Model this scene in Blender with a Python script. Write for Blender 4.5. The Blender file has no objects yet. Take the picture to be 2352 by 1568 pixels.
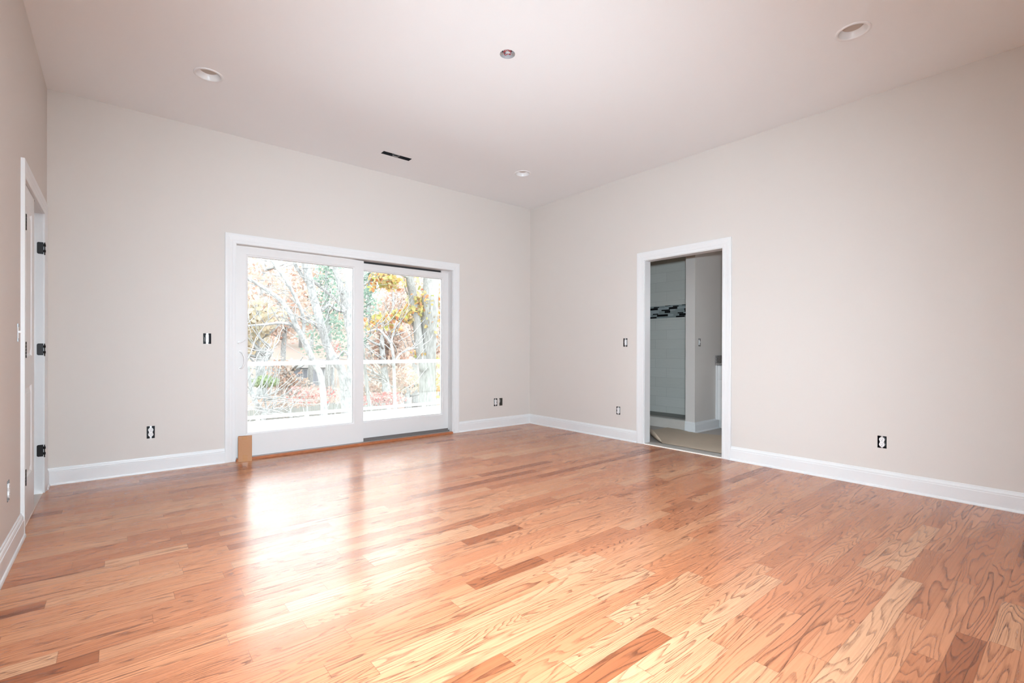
import bpy, bmesh, math, random
from mathutils import Vector, Matrix, Quaternion
from mathutils import noise as mnoise

SC = bpy.context.scene
COL = SC.collection
PI = math.pi

# ------------------------------------------------------------------ camera
F_PX, YAW, PITCH, ROLL = 1098.348, 0.690376, -0.001564, 0.002676
CAM = Vector((-4.575, -5.135, 1.07))
SHIFT_PX = 17.88


def cam_axes():
    def to_world(x3, y3, z2):
        c, s = math.cos(ROLL), math.sin(ROLL)
        x, y2 = x3 * c - y3 * s, y3 * c + x3 * s
        c, s = math.cos(PITCH), math.sin(PITCH)
        z, y = z2 * c - y2 * s, y2 * c + z2 * s
        c, s = math.cos(YAW), math.sin(YAW)
        return Vector((x * c + z * s, -x * s + z * c, y))
    return to_world


TW = cam_axes()
right, up, fwd = TW(1, 0, 0), TW(0, 1, 0), TW(0, 0, 1)
cam_data = bpy.data.cameras.new('camera')
cam = bpy.data.objects.new('camera', cam_data)
COL.objects.link(cam)
cam.matrix_world = Matrix((
    (right.x, up.x, -fwd.x, CAM.x),
    (right.y, up.y, -fwd.y, CAM.y),
    (right.z, up.z, -fwd.z, CAM.z),
    (0, 0, 0, 1)))
cam_data.sensor_width = 36.0
cam_data.lens = 36.0 * F_PX / 2352.0
cam_data.shift_y = SHIFT_PX / 2352.0
cam_data.clip_start = 0.02
cam_data.clip_end = 500
SC.camera = cam

SC.view_settings.view_transform = 'Standard'
SC.view_settings.look = 'None'
SC.view_settings.gamma = 1.0
SC.view_settings.use_curve_mapping = False
SC.view_settings.exposure = 0.0
SC.cycles.use_denoising = True
SC.cycles.max_bounces = 12
SC.cycles.diffuse_bounces = 6
SC.cycles.glossy_bounces = 4
SC.cycles.transparent_max_bounces = 12
SC.cycles.sample_clamp_indirect = 12.0
SC.cycles.caustics_reflective = False
SC.cycles.caustics_refractive = False

# ------------------------------------------------------------------ world: bright overcast sky
SKY = 8.0
world = bpy.data.worlds.new('overcast_sky')
SC.world = world
world.use_nodes = True
bg = world.node_tree.nodes['Background']
bg.inputs[0].default_value = (0.94, 0.97, 1.0, 1)
bg.inputs[1].default_value = SKY

# ------------------------------------------------------------------ the photographer's flash, above the lens
FLASH_W = 850.0
BOUNCE_W = 1300.0
fl = bpy.data.lights.new('camera_flash', 'SPOT')
fl.energy = FLASH_W
fl.spot_size = math.radians(120)
fl.spot_blend = 1.0
fl.shadow_soft_size = 0.05
fl.color = (0.765, 0.935, 1.06)
flash = bpy.data.objects.new('camera_flash', fl)
COL.objects.link(flash)
flash.location = (-4.40, -5.07, 1.27)
FLASH_DIR = Vector((math.sin(YAW - 0.04), math.cos(YAW - 0.04), -0.16)).normalized()
flash.rotation_euler = FLASH_DIR.to_track_quat('-Z', 'Y').to_euler()
# the same flash head, tilted up: its light bounces off the ceiling above the camera
fb = bpy.data.lights.new('camera_flash_bounce', 'SPOT')
fb.energy = BOUNCE_W
fb.spot_size = math.radians(95)
fb.spot_blend = 1.0
fb.shadow_soft_size = 0.05
fb.color = fl.color
bounce = bpy.data.objects.new('camera_flash_bounce', fb)
COL.objects.link(bounce)
bounce.location = (-4.40, -5.07, 1.33)
bounce.rotation_euler = Vector((0.10, 0.03, 1.0)).to_track_quat('-Z', 'Y').to_euler()

# daylight portal at the glass door
pt = bpy.data.lights.new('door_portal', 'AREA')
pt.shape = 'RECTANGLE'
pt.size, pt.size_y = 2.40, 2.0
pt.cycles.is_portal = True
portal = bpy.data.objects.new('door_portal', pt)
COL.objects.link(portal)
portal.location = (-2.51, 0.16, 1.05)
portal.rotation_euler = (PI / 2, 0, PI)      # emits towards the room (-Y)
portal.rotation_euler = Vector((0, -1, 0)).to_track_quat('-Z', 'Z').to_euler()

# ------------------------------------------------------------------ room numbers
LX = -4.994          # left wall face
REAR = -5.32         # wall behind the camera
HC = 3.065           # ceiling
BB = 0.134           # baseboard height


# ------------------------------------------------------------------ node helpers
class NT:
    def __init__(self, name):
        self.m = bpy.data.materials.new(name)
        self.m.use_nodes = True
        self.t = self.m.node_tree
        self.p = self.t.nodes['Principled BSDF']
        self.out = self.t.nodes['Material Output']

    def n(self, kind, **kw):
        nd = self.t.nodes.new(kind)
        for k, v in kw.items():
            setattr(nd, k, v)
        return nd

    def l(self, a, b):
        self.t.links.new(a, b)

    def val(self, sock, v):
        if hasattr(v, 'links') or hasattr(v, 'is_output'):
            self.l(v, sock)
        else:
            sock.default_value = v

    def math(self, op, a, b=None, c=None, clamp=False):
        nd = self.n('ShaderNodeMath', operation=op, use_clamp=clamp)
        self.val(nd.inputs[0], a)
        if b is not None:
            self.val(nd.inputs[1], b)
        if c is not None:
            self.val(nd.inputs[2], c)
        return nd.outputs[0]

    def mix(self, fac, a, b, blend='MIX'):
        nd = self.n('ShaderNodeMix', data_type='RGBA', blend_type=blend)
        self.val(nd.inputs[0], fac)
        for s, v in ((6, a), (7, b)):
            if isinstance(v, tuple):
                nd.inputs[s].default_value = (*v, 1) if len(v) == 3 else v
            else:
                self.l(v, nd.inputs[s])
        return nd.outputs[2]

    def ramp(self, fac, stops, interp='LINEAR'):
        nd = self.n('ShaderNodeValToRGB')
        cr = nd.color_ramp
        cr.interpolation = interp
        while len(cr.elements) < len(stops):
            cr.elements.new(0.5)
        for e, (p, c) in zip(cr.elements, stops):
            e.position = p
            e.color = (*c, 1) if len(c) == 3 else c
        self.l(fac, nd.inputs[0])
        return nd.outputs[0]

    def noise(self, vec, scale, detail=2.0, rough=0.5, w=None):
        nd = self.n('ShaderNodeTexNoise', noise_dimensions='4D' if w is not None else '3D')
        self.l(vec, nd.inputs['Vector'])
        nd.inputs['Scale'].default_value = scale
        nd.inputs['Detail'].default_value = detail
        nd.inputs['Roughness'].default_value = rough
        if w is not None:
            self.l(w, nd.inputs['W'])
        return nd.outputs[0]

    def obj(self):
        return self.n('ShaderNodeTexCoord').outputs['Object']

    def map(self, vec, scale=(1, 1, 1), loc=(0, 0, 0), rot=(0, 0, 0)):
        nd = self.n('ShaderNodeMapping')
        self.l(vec, nd.inputs[0])
        nd.inputs['Location'].default_value = loc
        nd.inputs['Rotation'].default_value = rot
        nd.inputs['Scale'].default_value = scale
        return nd.outputs[0]

    def bump(self, h, strength=0.2, dist=0.002):
        nd = self.n('ShaderNodeBump')
        nd.inputs['Strength'].default_value = strength
        nd.inputs['Distance'].default_value = dist
        self.l(h, nd.inputs['Height'])
        self.l(nd.outputs[0], self.p.inputs['Normal'])


def plain(name, col, rough=0.5, metal=0.0, var=0.0, scale=40.0, bump=0.0, spec=0.5):
    t = NT(name)
    t.p.inputs['Roughness'].default_value = rough
    t.p.inputs['Metallic'].default_value = metal
    t.p.inputs['Specular IOR Level'].default_value = spec
    o = t.obj()
    nz = t.noise(o, scale, 3.0)
    if var > 0:
        c2 = tuple(min(1.0, c * (1 - var)) for c in col)
        c1 = tuple(min(1.0, c * (1 + var)) for c in col)
        t.l(t.mix(nz, c2, c1), t.p.inputs['Base Color'])
    else:
        t.p.inputs['Base Color'].default_value = (*col, 1)
    if bump > 0:
        t.bump(nz, bump, 0.001)
    return t.m


# ------------------------------------------------------------------ materials
M = {}
M['wall'] = plain('wall_paint', (0.655, 0.607, 0.567), 0.75, var=0.012, scale=180, bump=0.06, spec=0.25)
M['ceiling'] = plain('ceiling_paint', (0.84, 0.855, 0.865), 0.85, var=0.01, scale=160, bump=0.05, spec=0.2)
M['trim'] = plain('white_trim_paint', (0.74, 0.74, 0.74), 0.32, var=0.01, scale=30)
M['door_white'] = plain('white_door_enamel', (0.715, 0.70, 0.69), 0.35, var=0.01, scale=25)
M['bronze'] = plain('dark_bronze', (0.018, 0.015, 0.015), 0.35, metal=0.6, var=0.2)
M['black_plastic'] = plain('dark_box_plastic', (0.012, 0.010, 0.011), 0.6, var=0.2)
M['grey_box'] = plain('brown_grey_box', (0.09, 0.075, 0.06), 0.7, var=0.25, scale=60)
M['white_plastic'] = plain('white_device_plastic', (0.82, 0.81, 0.80), 0.35, var=0.01)
M['slot'] = plain('slot_dark', (0.03, 0.03, 0.03), 0.7, var=0.1)
M['steel'] = plain('galvanised_steel', (0.55, 0.55, 0.55), 0.38, metal=0.9, var=0.12, scale=70)
M['track'] = plain('grey_track_metal', (0.20, 0.175, 0.165), 0.5, metal=0.3, var=0.1, scale=60)
M['track_light'] = plain('pale_sill_metal', (0.42, 0.40, 0.39), 0.5, metal=0.3, var=0.1, scale=60)
M['can_white'] = plain('white_reflector', (0.80, 0.80, 0.80), 0.3, var=0.01)
M['box_white'] = plain('zinc_box', (0.62, 0.62, 0.63), 0.3, metal=0.35, var=0.1, scale=60)
M['bulb'] = plain('frosted_bulb_off', (0.50, 0.43, 0.37), 0.5, var=0.05, scale=30)
M['wire_red'] = plain('red_wire', (0.45, 0.02, 0.03), 0.4, var=0.1)
M['wire_black'] = plain('black_wire', (0.01, 0.01, 0.01), 0.4, var=0.1)
M['wire_white'] = plain('white_wire', (0.7, 0.7, 0.68), 0.4, var=0.05)
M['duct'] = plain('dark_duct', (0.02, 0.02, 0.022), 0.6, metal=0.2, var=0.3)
M['stone_threshold'] = plain('pale_stone_threshold', (0.47, 0.44, 0.40), 0.4, var=0.08, scale=20)
M['vanity'] = plain('white_cabinet_paint', (0.80, 0.79, 0.78), 0.4, var=0.01)
M['toe'] = plain('white_toe_board', (0.78, 0.77, 0.76), 0.5, var=0.01)
M['deck'] = plain('white_deck_membrane', (0.80, 0.80, 0.79), 0.8, var=0.03, scale=8)
M['rail'] = plain('white_vinyl_rail', (0.85, 0.85, 0.84), 0.4, var=0.01)
M['siding'] = plain('outside_siding', (0.6, 0.6, 0.58), 0.8, var=0.05)


def granite():
    t = NT('speckled_granite')
    o = t.obj()
    a = t.noise(o, 140, 3, 0.7)
    c = t.ramp(a, [(0.30, (0.05, 0.045, 0.045)), (0.48, (0.22, 0.20, 0.19)), (0.58, (0.38, 0.35, 0.33)), (0.75, (0.6, 0.57, 0.55))])
    t.l(c, t.p.inputs['Base Color'])
    t.p.inputs['Roughness'].default_value = 0.2
    return t.m


M['granite'] = granite()


def cardboard():
    t = NT('brown_cardboard')
    o = t.obj()
    a = t.noise(t.map(o, (1, 1, 6)), 60, 3)
    c = t.mix(a, (0.42, 0.21, 0.105), (0.50, 0.26, 0.135))
    t.l(c, t.p.inputs['Base Color'])
    t.p.inputs['Roughness'].default_value = 0.8
    t.bump(a, 0.1, 0.0005)
    return t.m


M['card'] = cardboard()
M['tape'] = plain('tan_packing_tape', (0.44, 0.20, 0.07), 0.3, var=0.05)
M['kraft'] = plain('kraft_paper', (0.60, 0.49, 0.375), 0.85, var=0.06, scale=9, bump=0.05)


def bath_tile():
    """grey striated wall tile in running bond on the x = const wall (object y along, z up)"""
    t = NT('grey_striated_tile')
    o = t.obj()
    v = t.n('ShaderNodeSeparateXYZ')
    t.l(o, v.inputs[0])
    cb = t.n('ShaderNodeCombineXYZ')
    t.l(v.outputs[1], cb.inputs[0])
    t.l(v.outputs[2], cb.inputs[1])
    br = t.n('ShaderNodeTexBrick', offset=0.33, offset_frequency=2)
    t.l(cb.outputs[0], br.inputs['Vector'])
    br.inputs['Scale'].default_value = 1.0
    br.inputs['Brick Width'].default_value = 0.61
    br.inputs['Row Height'].default_value = 0.153
    br.inputs['Mortar Size'].default_value = 0.0018
    br.inputs['Mortar Smooth'].default_value = 0.2
    br.inputs['Color1'].default_value = (0.66, 0.655, 0.60, 1)
    br.inputs['Color2'].default_value = (0.74, 0.73, 0.68, 1)
    br.inputs['Mortar'].default_value = (0.33, 0.32, 0.30, 1)
    st = t.noise(t.map(o, (1, 0.8, 14)), 5, 4, 0.6)
    t.l(t.mix(0.5, br.outputs[0], t.mix(st, (0.60, 0.59, 0.535), (0.78, 0.77, 0.71))), t.p.inputs['Base Color'])
    t.p.inputs['Roughness'].default_value = 0.35
    return t.m


M['tile'] = bath_tile()


def mosaic(name, c):
    return plain(name, c, 0.08, var=0.12, scale=12)


M['glass_grey'] = mosaic('grey_green_glass_tile', (0.30, 0.34, 0.33))
M['glass_pale'] = mosaic('pale_glass_tile', (0.42, 0.46, 0.46))
M['glass_black'] = mosaic('black_glass_tile', (0.008, 0.008, 0.009))


def floor_tile():
    t = NT('taupe_floor_tile')
    o = t.obj()
    br = t.n('ShaderNodeTexBrick', offset=0.5)
    t.l(o, br.inputs['Vector'])
    br.inputs['Scale'].default_value = 1.0
    br.inputs['Brick Width'].default_value = 0.6
    br.inputs['Row Height'].default_value = 0.30
    br.inputs['Mortar Size'].default_value = 0.003
    br.inputs['Color1'].default_value = (0.44, 0.39, 0.355, 1)
    br.inputs['Color2'].default_value = (0.48, 0.425, 0.385, 1)
    br.inputs['Mortar'].default_value = (0.5, 0.47, 0.44, 1)
    t.l(br.outputs[0], t.p.inputs['Base Color'])
    t.p.inputs['Roughness'].default_value = 0.4
    return t.m


M['floor_tile'] = floor_tile()
M['curb_tile'] = plain('beige_curb_tile', (0.58, 0.53, 0.475), 0.4, var=0.08, scale=10)
M['pan'] = plain('dark_shower_floor', (0.22, 0.21, 0.19), 0.5, var=0.15, scale=35)


def oak_floor():
    """every board of the floor mesh carries three random numbers in the colour attribute 'board'"""
    t = NT('red_oak_boards')
    o = t.obj()
    at = t.n('ShaderNodeAttribute', attribute_name='board')
    sp = t.n('ShaderNodeSeparateColor')
    t.l(at.outputs['Color'], sp.inputs[0])
    r1, r2, r3 = sp.outputs[0], sp.outputs[1], sp.outputs[2]
    tone = at.outputs['Alpha']
    w = t.math('MULTIPLY', r2, 90.0)
    # board colour
    base = t.ramp(r1, [(0.00, (0.310, 0.092, 0.035)), (0.10, (0.425, 0.150, 0.065)), (0.30, (0.540, 0.204, 0.096)),
                       (0.55, (0.600, 0.256, 0.126)), (0.80, (0.640, 0.305, 0.160)), (1.00, (0.680, 0.362, 0.200))])
    # slow tint along the board
    slow = t.noise(t.map(o, (0.9, 7, 1)), 1.6, 2, 0.5, w)
    base = t.mix(t.math('MULTIPLY', slow, 0.55), base, t.mix(0.6, base, (0.46, 0.15, 0.06)))
    # cathedral rings: contour lines of a stretched noise
    f = t.noise(t.map(o, (1.0, 11.5, 1)), 1.0, 1.6, 0.45, w)
    rings = t.math('MULTIPLY_ADD', r3, 24.0, 13.0)
    fr = t.math('FRACT', t.math('MULTIPLY', f, rings))
    line = t.ramp(fr, [(0.0, (0.0, 0.0, 0.0)), (0.58, (0.05, 0.05, 0.05)), (0.84, (0.75, 0.75, 0.75)), (0.93, (1, 1, 1)), (1.0, (0.0, 0.0, 0.0))])
    # ragged edge of the ring, from fine pores
    pores = t.noise(t.map(o, (22, 520, 1)), 1.0, 2.0, 0.6, w)
    pore = t.ramp(pores, [(0.38, (0, 0, 0)), (0.66, (1, 1, 1))])
    # straight grain for the quarter-sawn boards
    st = t.noise(t.map(o, (0.8, 150, 1)), 1.0, 2.0, 0.55, w)
    stl = t.ramp(st, [(0.45, (0, 0, 0)), (0.72, (1, 1, 1))])
    amt = t.math('MULTIPLY', line, t.math('MULTIPLY_ADD', pore, 0.75, 0.35))
    amt = t.math('ADD', t.math('MULTIPLY', amt, 1.08), t.math('MULTIPLY', stl, 0.34), clamp=True)
    amt = t.math('MULTIPLY', amt, t.math('MULTIPLY_ADD', tone, 0.55, 0.52), clamp=True)
    dark = t.mix(0.92, base, (0.115, 0.032, 0.012))
    col = t.mix(amt, base, dark)
    col = t.mix(t.math('MULTIPLY', pore, 0.10), col, (0.20, 0.07, 0.03))
    # joint between boards
    uv = t.n('ShaderNodeUVMap', uv_map='board_uv')
    s2 = t.n('ShaderNodeSeparateXYZ')
    t.l(uv.outputs[0], s2.inputs[0])
    e = t.math('MINIMUM', s2.outputs[0], s2.outputs[1])      # metres to the nearest edge on each axis
    jn = t.ramp(t.math('MULTIPLY', e, 400.0), [(0.0, (1, 1, 1)), (0.30, (0.85, 0.85, 0.85)), (0.62, (0, 0, 0))])
    col = t.mix(t.math('MULTIPLY', jn, 0.42), col, (0.09, 0.03, 0.012))
    t.l(col, t.p.inputs['Base Color'])
    rg = t.noise(o, 3.0, 3, 0.6)
    rr = t.math('MULTIPLY_ADD', rg, 0.12, 0.155)
    t.l(t.math('ADD', rr, t.math('MULTIPLY', amt, 0.10)), t.p.inputs['Roughness'])
    t.p.inputs['IOR'].default_value = 1.5
    t.p.inputs['Specular IOR Level'].default_value = 0.42
    wav = t.noise(t.map(o, (2.0, 14.0, 1)), 1.0, 2, 0.5)
    h = t.math('ADD', t.math('MULTIPLY', wav, 0.9), t.math('MULTIPLY', amt, -0.12))
    h = t.math('ADD', h, t.math('MULTIPLY', jn, -0.25))
    t.bump(h, 0.22, 0.0016)
    return t.m


M['oak'] = oak_floor()
M['oak_strip'] = plain('oak_nosing', (0.40, 0.13, 0.05), 0.3, var=0.25, scale=25)


def pane_glass():
    t = NT('clear_glass')
    t.t.nodes.remove(t.p)
    tr = t.n('ShaderNodeBsdfTransparent')
    tr.inputs[0].default_value = (0.97, 0.985, 0.98, 1)
    gl = t.n('ShaderNodeBsdfGlossy')
    gl.inputs['Roughness'].default_value = 0.0
    gl.inputs['Color'].default_value = (1, 1, 1, 1)
    fr = t.n('ShaderNodeFresnel')
    fr.inputs['IOR'].default_value = 1.45
    mx = t.n('ShaderNodeMixShader')
    t.l(fr.outputs[0], mx.inputs[0])
    t.l(tr.outputs[0], mx.inputs[1])
    t.l(gl.outputs[0], mx.inputs[2])
    t.l(mx.outputs[0], t.out.inputs[0])
    return t.m


M['glass'] = pane_glass()


def bark(name, c1, c2, sc=(6, 6, 1.2)):
    t = NT(name)
    o = t.obj()
    a = t.noise(t.map(o, sc), 3.0, 4, 0.65)
    t.l(t.ramp(a, [(0.32, c1), (0.62, c2)]), t.p.inputs['Base Color'])
    t.p.inputs['Roughness'].default_value = 0.9
    t.bump(a, 0.6, 0.03)
    return t.m


M['bark_pale'] = bark('pale_grey_bark', (0.15, 0.157, 0.157), (0.30, 0.31, 0.31), (5, 5, 2.5))
M['bark_oak'] = bark('furrowed_oak_bark', (0.115, 0.118, 0.11), (0.235, 0.24, 0.23), (9, 9, 0.9))


def leafy(name, cols, rough=0.7):
    t = NT(name)
    at = t.n('ShaderNodeAttribute', attribute_name='leaf')
    sp = t.n('ShaderNodeSeparateColor')
    t.l(at.outputs['Color'], sp.inputs[0])
    n = len(cols)
    c = t.ramp(sp.outputs[0], [(i / (n - 1), cc) for i, cc in enumerate(cols)])
    t.l(c, t.p.inputs['Base Color'])
    t.p.inputs['Roughness'].default_value = rough
    t.p.inputs['Specular IOR Level'].default_value = 0.1
    tl = t.n('ShaderNodeBsdfTranslucent')
    t.l(c, tl.inputs[0])
    mx = t.n('ShaderNodeMixShader')
    mx.inputs[0].default_value = 0.6
    t.l(t.p.outputs[0], mx.inputs[1])
    t.l(tl.outputs[0], mx.inputs[2])
    t.l(mx.outputs[0], t.out.inputs[0])
    return t.m


M['leaf_oak'] = leafy('yellow_orange_oak_leaves', [(0.396, 0.132, 0.061), (0.462, 0.264, 0.121), (0.440, 0.363, 0.110), (0.462, 0.396, 0.220), (0.308, 0.341, 0.088), (0.462, 0.330, 0.242)])
M['leaf_far'] = leafy('washed_out_russet_foliage', [(0.396, 0.244, 0.191), (0.436, 0.323, 0.271), (0.449, 0.370, 0.317), (0.409, 0.363, 0.337), (0.462, 0.356, 0.277)])  # russet paled: the haze and glare outside are put into the leaf colours
M['leaf_gold'] = leafy('washed_out_gold_foliage', [(0.390, 0.325, 0.227), (0.442, 0.377, 0.273), (0.442, 0.390, 0.319), (0.377, 0.384, 0.305)])  # gold paled the same way, outdoor glare put into the colours
M['leaf_green'] = leafy('grey_green_needles', [(0.180, 0.264, 0.216), (0.240, 0.330, 0.276), (0.300, 0.384, 0.330)])
M['leaf_lime'] = leafy('light_green_shrub_leaves', [(0.220, 0.286, 0.165), (0.286, 0.352, 0.209), (0.330, 0.374, 0.264)])
M['leaf_red'] = leafy('red_shrub_leaves', [(0.425, 0.138, 0.138), (0.425, 0.225, 0.206), (0.413, 0.312, 0.281), (0.388, 0.344, 0.312)])


def ground():
    t = NT('leaf_strewn_ground')
    o = t.obj()
    a = t.noise(o, 0.35, 4, 0.6)
    b = t.noise(o, 6.0, 3, 0.7)
    c = t.ramp(a, [(0.35, (0.155, 0.120, 0.102)), (0.5, (0.165, 0.127, 0.108)), (0.65, (0.150, 0.135, 0.105))])
    t.l(t.mix(b, c, t.mix(0.5, c, (0.18, 0.135, 0.115))), t.p.inputs['Base Color'])
    t.p.inputs['Roughness'].default_value = 1.0
    return t.m


M['ground'] = ground()
M['fence'] = plain('weathered_grey_boards', (0.19, 0.20, 0.185), 0.9, var=0.2, scale=4)
M['house_wall'] = plain('grey_blue_siding', (0.185, 0.20, 0.22), 0.8, var=0.04, scale=2)
M['house_trim'] = plain('pale_house_trim', (0.28, 0.29, 0.30), 0.7, var=0.02)
M['house_pane'] = plain('dark_house_pane', (0.13, 0.14, 0.165), 0.5, var=0.05)
M['house_roof'] = plain('pale_shingle_roof', (0.16, 0.145, 0.14), 0.9, var=0.1, scale=6)
M['car_white'] = plain('white_car_paint', (0.6, 0.6, 0.6), 0.3, var=0.02)


# ------------------------------------------------------------------ mesh helpers
class MB:
    """collects shapes; build() links them as ONE mesh object"""

    def __init__(self):
        self.v, self.f, self.s, self.mi = [], [], [], []

    def add(self, vs, fs, smooth=False, mi=0):
        o = len(self.v)
        self.v += [tuple(x) for x in vs]
        for q in fs:
            self.f.append(tuple(i + o for i in q))
            self.s.append(smooth)
            self.mi.append(mi)

    def box(self, x0, x1, y0, y1, z0, z1, mi=0, bev=0.0, xf=None):
        if x0 > x1: x0, x1 = x1, x0
        if y0 > y1: y0, y1 = y1, y0
        if z0 > z1: z0, z1 = z1, z0
        if bev <= 0:
            vs = [(x, y, z) for x in (x0, x1) for y in (y0, y1) for z in (z0, z1)]
            fs = [(0, 1, 3, 2), (4, 6, 7, 5), (0, 4, 5, 1), (2, 3, 7, 6), (0, 2, 6, 4), (1, 5, 7, 3)]
        else:
            bm = bmesh.new()
            bmesh.ops.create_cube(bm, size=1)
            for v in bm.verts:
                v.co = Vector(((x0 + x1) / 2 + v.co.x * (x1 - x0), (y0 + y1) / 2 + v.co.y * (y1 - y0), (z0 + z1) / 2 + v.co.z * (z1 - z0)))
            bmesh.ops.bevel(bm, geom=bm.edges[:], offset=bev, segments=2, affect='EDGES', clamp_overlap=True)
            bm.verts.index_update()
            vs = [v.co.copy() for v in bm.verts]
            fs = [tuple(v.index for v in q.verts) for q in bm.faces]
            bm.free()
        if xf:
            vs = [xf(Vector(p)) for p in vs]
        self.add(vs, fs, False, mi)
        return self

    def tube(self, pts, rad, seg=10, cap=True, mi=0):
        pts = [Vector(p) for p in pts]
        n = len(pts)
        rr = rad if isinstance(rad, (list, tuple)) else [rad] * n
        vs, fs = [], []
        prev = None
        for i, p in enumerate(pts):
            d = (pts[min(i + 1, n - 1)] - pts[max(i - 1, 0)])
            d = d.normalized() if d.length > 1e-9 else Vector((0, 0, 1))
            a = prev - d * prev.dot(d) if prev is not None else d.orthogonal()
            if a.length < 1e-6:
                a = d.orthogonal()
            a.normalize()
            prev = a
            b = d.cross(a)
            for k in range(seg):
                th = 2 * PI * k / seg
                vs.append(p + (a * math.cos(th) + b * math.sin(th)) * rr[i])
        for i in range(n - 1):
            for k in range(seg):
                k2 = (k + 1) % seg
                fs.append((i * seg + k, i * seg + k2, (i + 1) * seg + k2, (i + 1) * seg + k))
        self.add(vs, fs, True, mi)
        if cap:
            o = len(vs)
            self.add(vs[:seg], [tuple(range(seg))[::-1]], False, mi)
            self.add(vs[-seg:], [tuple(range(seg))], False, mi)
        return self

    def lathe(self, prof, seg=40, at=(0, 0, 0), mi=0, smooth=True):
        """prof: (radius, z) pairs turned about the vertical through 'at'"""
        vs, fs = [], []
        for r, z in prof:
            for k in range(seg):
                th = 2 * PI * k / seg
                vs.append((at[0] + r * math.cos(th), at[1] + r * math.sin(th), at[2] + z))
        for i in range(len(prof) - 1):
            for k in range(seg):
                k2 = (k + 1) % seg
                fs.append((i * seg + k, i * seg + k2, (i + 1) * seg + k2, (i + 1) * seg + k))
        self.add(vs, fs, smooth, mi)
        return self

    def sweep(self, stations, closed_prof=True, cap=True, mi=0):
        """stations: list of equal-length vertex loops joined along their order"""
        n = len(stations[0])
        vs = [p for s in stations for p in s]
        fs = []
        for i in range(len(stations) - 1):
            for k in range(n if closed_prof else n - 1):
                k2 = (k + 1) % n
                fs.append((i * n + k, i * n + k2, (i + 1) * n + k2, (i + 1) * n + k))
        if cap:
            fs.append(tuple(range(n))[::-1])
            fs.append(tuple((len(stations) - 1) * n + k for k in range(n)))
        self.add(vs, fs, False, mi)
        return self

    def build(self, name, mat, parent=None, loc=None, recalc=True):
        me = bpy.data.meshes.new(name)
        me.from_pydata(self.v, [], self.f)
        mats = mat if isinstance(mat, (list, tuple)) else [mat]
        for m in mats:
            me.materials.append(m)
        me.polygons.foreach_set('use_smooth', self.s)
        me.polygons.foreach_set('material_index', self.mi)
        if recalc:
            bm = bmesh.new()
            bm.from_mesh(me)
            bmesh.ops.remove_doubles(bm, verts=bm.verts, dist=1e-6)
            bmesh.ops.recalc_face_normals(bm, faces=bm.faces)
            bm.to_mesh(me)
            bm.free()
        me.update()
        o = bpy.data.objects.new(name, me)
        COL.objects.link(o)
        if parent:
            o.parent = parent
        if loc is not None:
            o.location = loc
        return o


def empty(name, loc=(0, 0, 0)):
    o = bpy.data.objects.new(name, None)
    o.empty_display_size = 0.1
    COL.objects.link(o)
    o.location = loc
    return o


def tag(o, label, cat, group=None):
    o['label'] = label
    o['category'] = cat
    if group:
        o['group'] = group
    return o


def struct(o):
    o['kind'] = 'structure'
    return o


def part(mb, name, mat, parent, label=None, loc=(0, 0, 0)):
    """a part whose vertices are given in the frame of its (unrotated) thing"""
    o = mb.build(name, mat, parent, loc)
    if label:
        o['label'] = label
    return o


def holed_wall(name, axis, front, back, a0, a1, z0, z1, holes, mat):
    """wall with rectangular openings. axis 0: plane x = const (a runs along y); axis 1: plane y = const (a along x)"""
    As = sorted({a0, a1, *[h[0] for h in holes], *[h[1] for h in holes]})
    Zs = sorted({z0, z1, *[h[2] for h in holes], *[h[3] for h in holes]})
    As = [a for a in As if a0 <= a <= a1]
    Zs = [z for z in Zs if z0 <= z <= z1]

    def P(a, z, d):
        return (d, a, z) if axis == 0 else (a, d, z)

    def solid(i, j):
        if i < 0 or j < 0 or i >= len(As) - 1 or j >= len(Zs) - 1:
            return False
        ca, cz = (As[i] + As[i + 1]) / 2, (Zs[j] + Zs[j + 1]) / 2
        return not any(h[0] < ca < h[1] and h[2] < cz < h[3] for h in holes)

    mb = MB()
    for i in range(len(As) - 1):
        for j in range(len(Zs) - 1):
            if not solid(i, j):
                continue
            A, B, C, D = As[i], As[i + 1], Zs[j], Zs[j + 1]
            for d in (front, back):
                mb.add([P(A, C, d), P(B, C, d), P(B, D, d), P(A, D, d)], [(0, 1, 2, 3)])
            for (di, dj, e) in ((-1, 0, ((A, C), (A, D))), (1, 0, ((B, C), (B, D))), (0, -1, ((A, C), (B, C))), (0, 1, ((A, D), (B, D)))):
                if not solid(i + di, j + dj):
                    (p, q), (r, s) = e
                    mb.add([P(p, q, front), P(r, s, front), P(r, s, back), P(p, q, back)], [(0, 1, 2, 3)])
    return struct(mb.build(name, mat))


# ------------------------------------------------------------------ electrical boxes (holes must be known before the walls)
# (axis, fixed, a-centre, z-centre, half-width, half-height)
DEV = {}


def hole_of(d):
    return (d[2] - d[4], d[2] + d[4], d[3] - d[5], d[3] + d[5])


D_BACK = [
    ('duplex', (1, 0.0, -4.351, 0.344, 0.028, 0.0525)),
    ('switch2', (1, 0.0, -3.941, 1.153, 0.031, 0.048)),
    ('duplex', (1, 0.0, -0.620, 0.342, 0.0285, 0.052)),
    ('empty', (1, 0.0, -0.528, 0.342, 0.0265, 0.052)),
]
D_RIGHT = [
    ('switch', (0, 0.0, -1.674, 1.144, 0.028, 0.049)),
    ('duplex', (0, 0.0, -1.575, 0.340, 0.028, 0.046)),
    ('duplex', (0, 0.0, -4.105, 0.353, 0.029, 0.047)),
]
D_LEFT = [
    ('duplex', (0, LX, -1.690, 0.352, 0.030, 0.052)),
    ('switch', (0, LX, -1.385, 1.150, 0.030, 0.050)),
]
D_BATH = [('switch', (1, -1.914, 1.225, 1.156, 0.024, 0.050))]

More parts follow.
